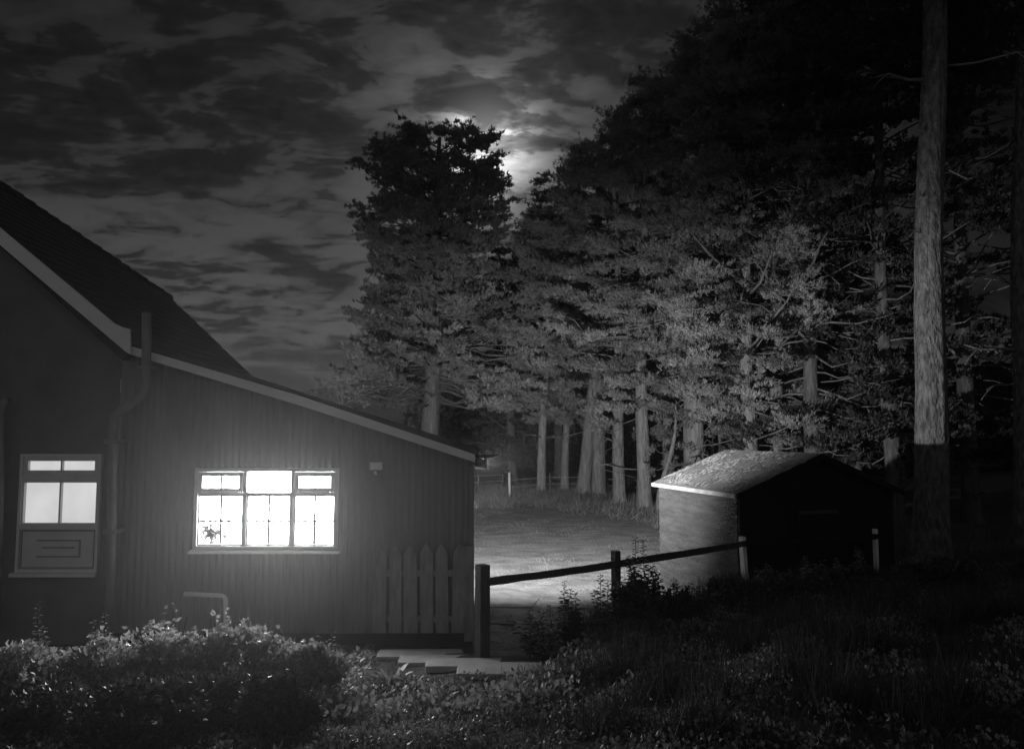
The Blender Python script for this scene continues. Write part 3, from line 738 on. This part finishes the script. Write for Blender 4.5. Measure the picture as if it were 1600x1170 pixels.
# far field fence: posts and wires
ff = empty('field_fence', (0, 33, 0), 'thin wire fence on stakes along the far edge of the yard under the pines', 'fence')
fpts = [(700, 741, 34), (748, 741, 34), (785, 742, 35), (796.5, 738, 31), (860, 740, 33), (903, 742, 33), (979, 741, 31), (1040, 742, 30)]
for i, (x, y, Y) in enumerate(fpts):
    p = at(x, y, Y); mm = MT['post_pale'] if i == 3 else MT['bark_dark']; r_ = .05 if i == 3 else .04
    MB().tube([(p.x, p.y, -.1), (p.x + random.uniform(-.03, .03), p.y, p.z)], [r_, r_*.9], 8).build('post', mm, ff)
for hz2 in (.35, .7):
    pts = [Vector((at(x, y, Y).x, Y, .12+hz2*.8)) for (x, y, Y) in fpts]
    MB().tube(pts, .008, 4).build('wire', MT['pipe'], ff)

# ------------------------------------------------------------------ stepping slabs
for (cx_, cy_, z_, sx, sy, rot, lab) in (
    (-1.05, 8.76, .10, .48, .15, .02, 'pale paving slab nearest the wall, farthest back of the four steps'),
    (-.80, 8.44, .13, .44, .14, .05, 'brightest paving slab, second from the wall behind the broad leaved clump'),
    (-.48, 8.08, .20, .42, .14, .03, 'dim cracked paving slab, third from the wall'),
    (-.12, 7.68, .26, .42, .19, -.02, 'large paving slab nearest the camera, right of the leafy clump')):
    c_, s_ = math.cos(rot), math.sin(rot); pts = []
    for u, v_ in ((-1, -1), (.2, -1.04), (1, -.95), (1.02, .2), (.95, 1), (-.1, 1.02), (-1, .96), (-1.03, 0)):
        a_, b_ = u*sx, v_*sy; pts.append((cx_+a_*c_-b_*s_, cy_+a_*s_+b_*c_, z_-.07))
    o = MB().prism(pts, (0, 0, .07)).build('paving_slab', MT['concrete'], bevel=.008); tag(o, lab, 'paving slab', 'slabs stepping up from the house wall')
print('setting done')

# a second flood lamp under the back eave of the house, out of sight behind the roofs
BPOS = Vector((-4.2, 14.9, 3.0)); BAX = Vector((math.sin(R(-4)), math.cos(R(-4)), .02)).normalized()
bs_ = BAX.cross(Vector((0, 0, 1))).normalized(); bu_ = bs_.cross(BAX)
def bq(a, b, c): return BPOS + bs_*a + bu_*b + BAX*c
MB().hexa([bq(-.1, -.08, -.05), bq(.1, -.08, -.05), bq(.06, -.05, -.16), bq(-.06, -.05, -.16), bq(-.1, .08, -.05), bq(.1, .08, -.05), bq(.06, .05, -.16), bq(-.06, .05, -.16)]).tube([bq(0, 0, -.12), (-4.2, 14.4, 3.0)], .015, 6).prism([bq(-.1, .085, -.05), bq(.1, .085, -.05), bq(.13, .12, .22), bq(-.13, .12, .22)], bu_*.006).build('back_flood_lamp', MT['black'], house)
l2 = bpy.data.lights.new('back_flood_light', 'SPOT'); o2 = bpy.data.objects.new('back_flood_light', l2); COL.objects.link(o2)
o2.location = BPOS; l2.energy = BACK_W; l2.spot_size = R(68); l2.spot_blend = 1.0; l2.shadow_soft_size = .05
o2.rotation_euler = BAX.to_track_quat('-Z', 'Y').to_euler()
# ------------------------------------------------------------------ trees
def tb_(px, Y): return (px-800)/F*Y
def zt_at(py, Y): return at(800, py, Y).z
# the big round-headed pine with the moon behind it
def envA(f):
    return 1.07*float(np.interp(f, [0, .16, .27, .37, .44, .58, .73, .84, .93, .985, 1], [1.12, 1.16, 1.02, .78, .58, .62, .90, .92, .80, .62, .50]))
YA = 33.0
pine((tb_(668, YA), YA), zt_at(212, YA), 3.9, 4.1, .46, 'tall round headed pine standing alone behind the lean-to with the moon behind its crown', 11,
     group=None, env=envA, limbs=460, k=10, nl=.15, nw=.025, lean=(.5, 0), m='needles', droop=.15, bare=6, pad=.75, tufts=140, flat=False)
spec = [ # px base, Y, top py, crown base m, radius, trunk r, limbs, lean, label
 (845, 33.0, 330, 3.1, 2.2, .20, 40, (.35, 0), 'slim young pine with a small crown, leftmost trunk of the row'),
 (882, 34.0, 340, 3.0, 1.9, .18, 30, (.2, 0), 'slim straight pine, second trunk of the row from the left'),
 (910, 32.0, 262, 5.0, 2.6, .29, 34, (1.1, 0), 'pine leaning to the right, its trunk touching its thicker neighbour'),
 (933, 31.0, 225, 4.6, 2.8, .29, 36, (.1, 0), 'upright thick pine beside the leaning one'),
 (966, 27.5, 190, 3.6, 3.0, .23, 38, (-.1, 0), 'pine with a bare shaded trunk between the thick pair and the bright low boughs'),
 (1005, 25.6, 150, 2.7, 3.4, .25, 44, (.1, 0), 'pine with bright low boughs hanging over its trunk left of the shed'),
 (1042, 28.0, 110, 4.0, 3.2, .24, 34, (.1, 0), 'pine half hidden behind the low boughs just left of the shed roof'),
 (1082, 24.5, 70, 3.4, 3.6, .36, 42, (.5, 0), 'stout pine with a broad crown rising behind the left end of the shed roof'),
 (1118, 27.0, 40, 3.0, 3.4, .22, 34, (0, 0), 'narrow trunked tall pine behind the middle of the lit shed roof slope'),
 (1172, 22.0, 30, 2.4, 3.6, .24, 44, (.1, 0), 'pine with twisted bare lower limbs right behind the shed roof'),
 (1212, 23.5, -10, 2.4, 3.6, .24, 40, (-.1, 0), 'tall pine behind the shed ridge with tangled low branches'),
]
for i, (px, Y, tpy, cb, rc, tr, lb, ln, lab) in enumerate(spec):
    near = Y < 29
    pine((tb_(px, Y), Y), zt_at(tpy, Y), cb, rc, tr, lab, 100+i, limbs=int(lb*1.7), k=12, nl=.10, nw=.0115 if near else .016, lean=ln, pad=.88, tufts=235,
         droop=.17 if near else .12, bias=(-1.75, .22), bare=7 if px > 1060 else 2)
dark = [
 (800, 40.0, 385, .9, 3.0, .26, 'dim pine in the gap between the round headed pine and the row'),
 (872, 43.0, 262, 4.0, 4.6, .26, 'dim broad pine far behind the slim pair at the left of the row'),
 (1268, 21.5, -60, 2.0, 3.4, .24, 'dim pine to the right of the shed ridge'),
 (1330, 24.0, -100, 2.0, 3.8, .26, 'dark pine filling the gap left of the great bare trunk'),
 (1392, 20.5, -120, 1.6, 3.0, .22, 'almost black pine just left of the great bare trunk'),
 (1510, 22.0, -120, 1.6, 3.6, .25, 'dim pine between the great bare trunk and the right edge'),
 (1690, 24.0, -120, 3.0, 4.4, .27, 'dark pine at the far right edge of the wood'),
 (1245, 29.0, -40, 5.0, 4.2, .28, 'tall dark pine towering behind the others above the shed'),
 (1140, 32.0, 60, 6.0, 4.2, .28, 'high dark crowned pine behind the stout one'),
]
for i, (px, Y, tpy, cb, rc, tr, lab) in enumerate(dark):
    pine((tb_(px, Y), Y), zt_at(tpy, Y), cb, rc, tr, lab, 300+i, limbs=95, k=6, nl=.15, nw=.030, pad=.85, tufts=110, m='needles_shaded', mb='bark_dark', droop=.15, bare=4)
# low shoots and a pale leaning stem beside the shed
pine((tb_(1027, 24.0), 24.0), 3.6, 1.2, 1.1, .12, 'pale bent young stem leaning out beside the left wall of the shed', 401, name='young_pine', group=None, limbs=12, k=6, nl=.14, nw=.012, lean=(.55, 0), pad=.3, tufts=110)

# great bare trunk on the right
def big_trunk(base, H, r0, r1, lean, label, seed, stubs):
    rng = np.random.default_rng(seed); bx, by = base; bz = float(gz(bx, by))-.1
    root = empty('pine_tree', (bx, by, bz), label, 'tree', 'bare trunked tall pines on the right')
    vs = []; fs = []; ns = 48; hh = np.linspace(0, H, 150); rid = rng.normal(0, 1, ns)
    for i, h in enumerate(hh):
        f = h/H; r = r0 + (r1-r0)*f + .22*math.exp(-h/.5)
        cx_, cy_ = bx+lean[0]*f+.05*math.sin(h*.7), by+lean[1]*f
        if i % 3 == 0: rid = .75*rid + .5*rng.normal(0, 1, ns)
        for j in range(ns):
            a = 2*math.pi*j/ns
            rr = r*(1 + .035*math.sin(5*a+h*.35) + .025*math.sin(11*a-h*.6) + .026*rid[j]*(1.3 if h < 7 else .8))
            vs.append((cx_+rr*math.cos(a), cy_+rr*math.sin(a), bz+h))
    for i in range(len(hh)-1):
        for j in range(ns): fs.append((i*ns+j, i*ns+(j+1) % ns, (i+1)*ns+(j+1) % ns, (i+1)*ns+j))
    MB().add(vs, fs).build('trunk', MT['bark_big'], root, smooth=True)
    for (h, side, l, dz, r_) in stubs:
        f = h/H; o = np.array([bx+lean[0]*f, by+lean[1]*f, bz+h])
        pts = [o, o+[side*l*.4, -.1, dz*.5+rng.normal(0, .03)], o+[side*l*.75, -.2, dz*.9+rng.normal(0, .05)], o+[side*l, -.25, dz+rng.normal(0, .05)]]
        lbm = MB(); lbm.tube(pts, [r_, r_*.75, r_*.5, r_*.2], 6)
        if l > .8:
            p = pts[2]; lbm.tube([p, p+np.array([side*.2, 0, -.15]), p+np.array([side*.35, 0, -.35])], [r_*.4, r_*.3, .006], 5)
            p = pts[1]; lbm.tube([p, p+np.array([side*.25, .1, .1]), p+np.array([side*.5, .1, .12])], [r_*.35, r_*.25, .006], 5)
        lbm.build('branch', MT['bark'], root, smooth=True)
    # high crown above the frame
    C = []; A = []
    for i in range(46):
        h = H*rng.uniform(.80, 1.04); az = rng.uniform(0, 6.28); ln = rng.uniform(1, 3.2)
        cpt = np.array([bx+lean[0]+math.cos(az)*ln, by+math.sin(az)*ln, bz+h+rng.uniform(-.3, .4)])
        C.append(cpt + rng.normal(0, 1, (90, 3))*[.6, .6, .22]); A.append(np.tile([math.cos(az)*.3, math.sin(az)*.3, .8], (90, 1)))
    V, Fc = blades(np.concatenate(C), np.concatenate(A), 6, .22, .022, .55, rng); np_mesh('crown', V, Fc, MT['needles_shaded'], root)
    return root
YT = 15.0
bt = tb_(1441, YT)
big_trunk((bt, YT), 14.5, .305, .20, (.72, 0), 'great bare trunked pine rising right of the shed out of the frame', 21,
    [(10.05, -1, 1.35, -.05, .05), (8.85, -1, .42, .05, .06), (7.5, -1, .40, .0, .05), (5.2, -1, .25, -.05, .06), (6.7, -1, .6, .1, .03), (4.9, 1, .75, .05, .03), (8.2, 1, .8, -.35, .03), (10.3, 1, 2.2, .2, .03)])
YT2 = 17.0
big_trunk((tb_(1586, YT2), YT2), 14.5, .22, .15, (.75, 0), 'second bare trunk at the right edge of the photo', 22,
    [(4.6, -1, 1.5, .05, .05), (6.0, -1, .9, .3, .03), (3.9, -1, 1.0, -.2, .03)])

# the wood behind: one far mass of trunks and foliage
rng = np.random.default_rng(77); C = []; A = []
for i in range(420):
    x = rng.uniform(-9, 60); y = rng.uniform(46, 70); 
    if x/y < -.10: continue
    top_ = 13*(.75+.25*math.sin(x*.4)); lo_ = 1.0
    if x < 1: top_ = min(top_, 3.0 + max(0, (x+7))*1.0)
    n = 70
    h = rng.uniform(lo_, top_)
    C.append(np.array([x, y, h]) + rng.normal(0, 1, (n, 3))*[1.4, 1.4, .9]); A.append(np.tile([0, -.3, .6], (n, 1)))
V, Fc = blades(np.concatenate(C), np.concatenate(A), 5, .7, .16, .7, rng)
wood = np_mesh('far_wood', V, Fc, MT['needles_far']); tag(wood, 'dark wood closing the view behind the lit pines', 'wood', kind='stuff')

# ------------------------------------------------------------------ low vegetation
def shrub(cx_, cy_, r, h, n, label, seed, m='leaf', leafs=.055, name='garden_shrub', group='shrubs under the house wall', stems=14, flat=.6):
    rng = np.random.default_rng(seed); z0 = float(gz(cx_, cy_)) - .02
    root = empty(name, (cx_, cy_, z0), label, 'shrub', group)
    lumps = [(rng.uniform(-.6, .6)*r, rng.uniform(-.5, .5)*r, rng.uniform(.35, 1.15)*h, rng.uniform(.2, .45)*r) for _ in range(9)]
    C = []; Nn = []
    for (lx_, ly_, lz_, lr) in lumps:
        k_ = n // 9; d = rng.normal(0, 1, (k_, 3)); d /= np.linalg.norm(d, axis=1, keepdims=True)
        rr = lr * rng.uniform(.25, 1.0, (k_, 1))**.5
        c = np.array([lx_, ly_, lz_*.8]) + d*rr*[1, 1, flat] ; C.append(c); Nn.append(d*.6+[0, 0, .3])
    k_ = n // 3  # skirt
    th = rng.uniform(0, 6.28, k_); q = np.sqrt(rng.uniform(.1, 1, k_))*r*.9
    C.append(np.stack([np.cos(th)*q, np.sin(th)*q, rng.uniform(0, .75, k_)*h*(1-(q/r)**2*.6)], 1)); Nn.append(np.stack([np.cos(th), np.sin(th), np.full(k_, .4)], 1))
    for _ in range(int(26*r/.5)):
        a = rng.uniform(0, 6.28); q = r*rng.uniform(.1, .95); hb0 = h*rng.uniform(.45, .85); tp = h*rng.uniform(.85, 1.35)*(1-.35*(q/r)**2)
        m_n = int(rng.integers(7, 15)); t = np.sort(rng.uniform(0, 1, m_n))[:, None]; dx, dy = rng.normal(0, .05, 2)
        C.append(np.hstack([math.cos(a)*q + dx*t, math.sin(a)*q*.8 + dy*t, hb0 + (tp-hb0)*t]))
        an = rng.uniform(0, 6.28, m_n); Nn.append(np.stack([np.cos(an)*.9, np.sin(an)*.9, np.full(m_n, .45)], 1))
    C = np.concatenate(C) + [cx_, cy_, z0]; C[:, 2] = np.maximum(C[:, 2], z0); Nn = np.concatenate(Nn)
    V, Fc = leaves(C, Nn, leafs, leafs*.36, rng); np_mesh('foliage', V, Fc, MT[m], root)
    sm = MB()
    for _ in range(stems):
        a = rng.uniform(0, 6.28); q = rng.uniform(.2, .8)*r; hh = rng.uniform(.6, 1.05)*h
        p0 = np.array([cx_, cy_, z0]); p1 = p0+[math.cos(a)*q, math.sin(a)*q, hh]
        sm.tube([p0, (p0+p1)/2+rng.normal(0, .04, 3), p1], [.008, .006, .003], 4)
    sm.build('stems', MT['bark_dark'], root)
    return root
def S_(px, py_top, Y):  # shrub centre from its crest in the photo
    p = at(px, py_top, Y); return p.x, Y, p.z - float(gz(p.x, Y))
bs = [(20, 1008, 6.3, .55, 'dim shrub at the left edge under the panelled window'),
 (95, 985, 6.6, .55, 'dim leafy shrub below the panelled window, right of the corner one'),
 (185, 982, 6.5, .50, 'leafy shrub below the foot of the vent pipe'),
 (265, 972, 6.6, .50, 'bushy shrub between the vent pipe and the white waste pipe'),
 (345, 978, 6.7, .42, 'shrub crowding the foot of the white waste pipe'),
 (415, 990, 6.6, .42, 'low bright leafy shrub below the middle of the lit window'),
 (485, 982, 6.6, .40, 'brightest leafy shrub below the right end of the lit window'),
 (120, 1060, 5.2, .55, 'shaded shrub in the near left corner'),
 (330, 1030, 5.5, .42, 'fine leaved shrub in front of the waste pipe, in half shade'),
 (425, 1050, 5.2, .38, 'near black rounded shrub in front of the bright ones'),
 (235, 1062, 5.0, .50, 'near black shrub low in the left foreground'),]
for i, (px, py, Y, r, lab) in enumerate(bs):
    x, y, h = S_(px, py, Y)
    shrub(x, y, r*.9, max(h*random.uniform(.72, 1.0), .22), 2300 if Y > 6 else 1900, lab, 500+i, m='leaf' if Y > 6 else 'leaf_dark', leafs=.052 if Y > 6 else .05)  # near shrubs get darker leaves: their shaded side put into the colour

def spire(px, py_top, Y, label, seed, m='leaf_dark', stems=3, leafl=.085, group='tall leafy weeds along the rail fence', spread=.10, name='tall_weed', lw=.12, flower=False, base=None):
    rng = np.random.default_rng(seed); p = at(px, py_top, Y); z0 = float(gz(p.x, Y)) - .02; H = max(.25, p.z - z0)
    root = empty(name, (p.x, Y, z0), label, 'weed', group)
    sm = MB(); C = []; Nn = []
    for s in range(stems):
        hh = H*(1 if s == 0 else rng.uniform(.6, .95)); bx_ = rng.normal(0, spread*.6) if s else 0; by_ = rng.normal(0, spread*.6)
        tx, ty = (0, 0) if s == 0 else rng.normal(0, spread, 2)
        P = [np.array([p.x+bx_*(1-t)+tx*t*1.2, Y+by_+ty*t, z0+hh*t]) + (rng.normal(0, .008, 3) if 0 < t < 1 else 0) for t in np.linspace(0, 1, 6)]
        sm.tube(P, np.linspace(.006, .0025, 6), 5)
        nl_ = int(hh/.015)
        for j in range(nl_):
            t = .12 + .88*j/nl_; k_ = t*5; ii = min(int(k_), 4); q = P[ii]*(1-(k_-ii))+P[ii+1]*(k_-ii); a = j*2.4+rng.uniform(-.3, .3)
            C.append(q); Nn.append([math.cos(a), math.sin(a), rng.uniform(.2, .8)])
    C = np.array(C); Nn = np.array(Nn, float); n = len(C)
    d = Nn/np.linalg.norm(Nn, axis=1, keepdims=True); frac = (C[:, 2]-z0)/H
    l = (leafl*(1.15-.75*frac)*rng.uniform(.7, 1.2, n))[:, None]
    s_ = np.cross(d, [0, 0, 1]); s_ /= np.linalg.norm(s_, axis=1, keepdims=True)+1e-9
    mid = C+d*l*.5; tip = C+d*l*1.0-np.array([0, 0, 1])*l*.35
    V = np.stack([C, mid-s_*l*lw, tip, mid+s_*l*lw], 1).reshape(-1, 3); i4 = np.arange(n)[:, None]*4
    Fc = np.concatenate([i4+[[0, 2, 1]], i4+[[0, 3, 2]]])
    np_mesh('leaves', V, Fc, MT[m], root); sm.build('stem', MT['leaf_dark'], root)
    return root
W = [(60, 938, 6.5, 'pale spired weed sticking up under the panelled window', 'leaf_pale', 'spired weeds under the house wall', 3),
 (162, 952, 6.5, 'dim spired weed at the foot of the vent pipe', 'leaf', 'spired weeds under the house wall', 3),
 (521, 985, 6.6, 'pale upright weed ending the bright shrubs, left of the slabs', 'leaf_pale', 'spired weeds under the house wall', 3),
 (828, 950, 8.0, 'dim ragged weed right of the near fence post', 'leaf_dark', None, 5),
 (860, 945, 8.2, 'dim weed between the near post and the black willowherb', 'leaf', None, 4),
 (882, 908, 8.3, 'tall willowherb with black pointed leaves against the gravel', 'leaf_dark', None, 4),
 (898, 925, 8.2, 'shorter black weed against the gravel, right beside the tall willowherb', 'leaf_dark', None, 3),
 (938, 895, 8.6, 'slender upright weed just left of the second fence post', 'leaf_dark', None, 2),
 (950, 905, 8.7, 'thin weed touching the second fence post', 'leaf_dark', None, 2),
 (992, 838, 9.2, 'tallest pale stemmed weed rising above the rail', 'leaf', None, 2),
 (1004, 842, 9.3, 'pale tall weed above the rail, second beside the tallest', 'leaf', None, 2),
 (985, 885, 8.9, 'dark leafy weed at the foot of the tall pale pair', 'leaf', None, 5),
 (1020, 885, 8.9, 'dark leafy weed in front of the lower left shed corner', 'leaf_dark', None, 6),
 (1050, 900, 9.0, 'arching dark weed in front of the shed wall', 'leaf_dark', None, 6),
 (1092, 915, 9.2, 'small dark weed low before the middle of the shed wall', 'leaf_dark', None, 4),
 (1130, 925, 9.4, 'low dark weed near the third fence post', 'leaf_dark', None, 4),
 (1200, 880, 10.0, 'faint grey weed right of the third fence post', 'leaf', None, 4),
 (1262, 868, 10.2, 'faint leaning weed midway along the black gable', 'leaf', None, 4),
 (1310, 872, 10.4, 'faint weed between the last two fence posts', 'leaf', None, 4),
 (1342, 855, 10.6, 'tall faint weed just left of the last fence post', 'leaf', None, 3),
 (1440, 842, 10.8, 'thin faint weed right of the last fence post', 'leaf', None, 3)]
for i, (px, py, Y, lab, m, grp, st) in enumerate(W):
    spire(px, py, Y, lab, 700+i, m=m, stems=st, group=grp or 'tall leafy weeds along the rail fence', spread=.09 if st > 3 else .05, leafl=.135 if px > 600 else .09, lw=.2 if px > 600 else .26)
# rank bushes on the bank crest
for i, (px, py, Y, r, lab) in enumerate(((1000, 905, 8.9, .32, 'dark tangled bush round the foot of the second fence post'),
  (1045, 925, 8.8, .34, 'dark bush spreading right below the shed wall'), (1150, 905, 9.6, .38, 'dark bush at the foot of the third fence post'),
  (1240, 900, 9.7, .45, 'dim bush below the black gable'), (1330, 890, 10.0, .5, 'dim bush below the last fence post'), (1450, 880, 10.2, .6, 'near black bush below the great trunk'), (1560, 900, 10.0, .7, 'near black bush at the right edge'))):
    x, y, h = S_(px, py, Y); shrub(x, y, r, max(h, .2), 1900, lab, 800+i, m='leaf_dark', leafs=.06, name='bush', group='bushes along the rail fence')
# broad leaved clump by the slabs
def clump(px, py, Y, label, seed, n=26, l0=.22):
    rng = np.random.default_rng(seed); p = at(px, py, Y); z0 = float(gz(p.x, Y)); root = empty('broad_leaved_plant', (p.x, Y, z0), label, 'plant', 'broad leaved clumps beside the slabs')
    V = []; Q = []
    for i in range(n):
        a = i*2.4+rng.uniform(-.3, .3); e = rng.uniform(.6, 1.35); l = l0*rng.uniform(.6, 1.1); dv = np.array([math.cos(a)*math.cos(e), math.sin(a)*math.cos(e), math.sin(e)])
        s = np.cross(dv, [0, 0, 1]); s /= np.linalg.norm(s); o = np.array([p.x, Y, z0])+np.array([math.cos(a), math.sin(a), 0])*.03
        k0 = len(V)
        for j, (t, wd) in enumerate(((0, .1), (.3, .6), (.6, 1), (.85, .75), (1, .15))):
            c = o+dv*l*t + np.array([math.cos(a), math.sin(a), 0])*l*.25*t*t - np.array([0, 0, 1])*l*.2*t*t*t
            V += [c-s*wd*l*.13, c+np.array([0, 0, -.012*wd]), c+s*wd*l*.13]
        for j in range(4):
            b = k0+3*j; Q += [(b, b+1, b+4, b+3), (b+1, b+2, b+5, b+4)]
    np_mesh('leaves', V, Q, MT['leaf_pale'], root, n=4)
clump(608, 1046, 7.5, 'broad leaved clump standing upright left of the pale slabs', 31, 34, .25)
clump(640, 1052, 7.3, 'smaller broad leaved clump just right of the upright one', 32, 22, .19)
clump(690, 1085, 6.6, 'low spiky leaved clump in front of the slabs', 33, 20, .15)

# ground cover on the bank (nobody could count it)
rng = np.random.default_rng(5)
def scatter(n, x0, x1, y0, y1, keep=None):
    x = rng.uniform(x0, x1, n); y = y0 + (y1-y0)*rng.uniform(0, 1, n)**1.0
    f = np.interp(x, fx, fy); ok = y < f + .5
    ok &= ~((x > -1.6) & (x < .34) & (y > 7.42) & (y < 9.3))
    ok &= ~((x < -.48) & (y > 9.0))
    return x[ok], y[ok]
def patch(x, y): return lump(x*1.3+3, y*1.1) + .6*lump(x*3.1, y*2.7+1)
x, y = scatter(170000, -5.5, 7.5, 3.2, 11.6)
ok = patch(x, y) + rng.normal(0, .35, len(x)) > -.10 + np.clip((x-1.2)*.22, 0, 1.2)  # cover thins to the right: fall-off of the window light put into its spread
x, y = x[ok], y[ok]
C = np.stack([x, y, gz(x, y)+rng.uniform(0, .07, len(x))*(1+.8*np.clip(patch(x, y), -1, 1))], 1)
V, Fc = leaves(C, np.tile([0, -.1, .45], (len(C), 1)), .034, .013, rng)
tag(np_mesh('ground_cover', V, Fc, MT['cover']), 'low leafy ground cover spread over the near bank', 'ground cover', kind='stuff')
n = 9000; x = rng.uniform(-3.3, .9, n); y = rng.uniform(5.6, 8.6, n); ok = (rng.uniform(0, 1, n) < .35+.5*patch(x*1.5, y*1.5)) & ~((x > -1.5) & (x < .4) & (y > 7.05 - .25*(x < -.8))) & (y < np.interp(x, fx, fy)-.1)
x, y = x[ok], y[ok]; C = np.stack([x, y, gz(x, y)+rng.uniform(0, .13, len(x))], 1)
V, Fc = leaves(C, np.tile([0, .1, .5], (len(C), 1)), .062, .022, rng)  # pale leaf colour carries the window light on this patch
tag(np_mesh('low_leafy_plants', V, Fc, MT['leaf_pale']), 'broad low leaves in front of and around the slabs, coloured paler for the window light', 'ground cover', kind='stuff')
C = []
for i in range(120):
    cx_ = rng.uniform(.6, 8.5); cy_ = rng.uniform(4.2, 10.8)
    if cy_ > np.interp(cx_, fx, fy) + .2 or (cx_ < .6 and cy_ > 7.4): continue
    m_n = rng.integers(20, 60); C.append(np.stack([cx_+rng.normal(0, .10, m_n), cy_+rng.normal(0, .10, m_n), np.zeros(m_n)], 1))
C = np.concatenate(C); C[:, 2] = gz(C[:, 0], C[:, 1]) - .01
V, Fc = blades(C, np.tile([0, 0, 1.0], (len(C), 1)), 4, .34, .005, .32, rng)
tag(np_mesh('tall_grass', V, Fc, MT['grass_dark']), 'tufts of tall rough grass on the dark right hand bank', 'grass', kind='stuff')
x, y = scatter(70000, -2.5, 9, 3.2, 12.2)
ok = lump(x*.9+1, y*.8) + rng.normal(0, .4, len(x)) + (x-1)*.15 > .0
x, y = x[ok], y[ok]
C = np.stack([x, y, gz(x, y)-.01], 1)
V, Fc = blades(C, np.tile([0, 0, 1.0], (len(C), 1)) + rng.normal(0, .15, (len(C), 3)), 2, .13, .0035, .30, rng)
tag(np_mesh('bank_grass', V, Fc, MT['grass_dark']), 'thin rough grass on the dark bank below the rail fence', 'grass', kind='stuff')
# rough grass verge beyond the gravel and round the tree feet
n = 90000; x = rng.uniform(-9, 12, n); y = rng.uniform(15, 37, n)
lim = np.interp(x, [-9, -6, -1, 1, 2.6, 3.6, 4.6, 12], [25, 26.2, 26.4, 26.0, 24.3, 22.0, 16.5, 14.5]) + .5*np.sin(x*2.1) + .3*np.sin(x*5.3)
ok = (y > lim + rng.normal(0, .25, n)) & (lump(x*.8, y*.8) + rng.normal(0, .5, n) > -.5)
ok &= ~((x > 2.2) & (x < 6.6) & (y < 14.8))
x, y = x[ok], y[ok]; C = np.stack([x, y, gz(x, y)-.01], 1)
hgt = .22 + .22*np.clip(lump(x*.7+2, y*.6), -.6, 1)
big = (lump(x*1.1+5, y*.9) + rng.normal(0, .5, len(x)) > .9)
V1, F1 = blades(C[~big], np.tile([0, 0, 1.0], ((~big).sum(), 1)) + rng.normal(0, .3, ((~big).sum(), 3)), 3, .17, .011, .6, rng, jit=.06)
V2, F2 = blades(C[big], np.tile([0, 0, 1.0], (big.sum(), 1)) + rng.normal(0, .2, (big.sum(), 3)), 4, .42, .011, .45, rng, jit=.05)
V = np.concatenate([V1, V2]); Fc = np.concatenate([F1, F2+len(V1)])
tag(np_mesh('verge_grass', V, Fc, MT['grass']), 'rough grass verge along the far side of the gravel around the trunks', 'grass', kind='stuff')
# short wisps on the gravel
n = 16000; x = rng.uniform(-7, 5, n); y = rng.uniform(12, 26, n); ok = lump(x*.5+1, y*.55) + .5*lump(x*1.7, y*1.4) + rng.normal(0, .25, n) > .35
ok &= ~((x < -.9) & (y < 14.8)); x, y = x[ok], y[ok]; ok = ~((x > 2.2) & (y < 14)); x, y = x[ok], y[ok]
C = np.stack([x, y, np.full(len(x), .012)], 1); V, Fc = blades(C, np.tile([0, 0, 1.0], (len(C), 1)), 3, .045, .006, .5, rng)
tag(np_mesh('gravel_weeds', V, Fc, MT['grass']), 'short thin weeds growing through the gravel yard', 'grass', kind='stuff')

# ------------------------------------------------------------------ thin volume added to give the lit window its halo
hm = bpy.data.materials.new('halo_mist'); hm.use_nodes = True; t = hm.node_tree; t.nodes.clear()
pv_ = t.nodes.new('ShaderNodeVolumePrincipled'); pv_.inputs['Color'].default_value = (.95, .95, .95, 1); pv_.inputs['Density'].default_value = .0024
pv_.inputs['Anisotropy'].default_value = .82
o_ = t.nodes.new('ShaderNodeOutputMaterial'); t.links.new(pv_.outputs[0], o_.inputs['Volume'])
hb_ = MB().box((-720, -80, -4), (720, 720, 34)).build('halo_haze', hm); tag(hb_, 'thin added vapour that gives the lit window its halo', 'halo_mist', kind='stuff')
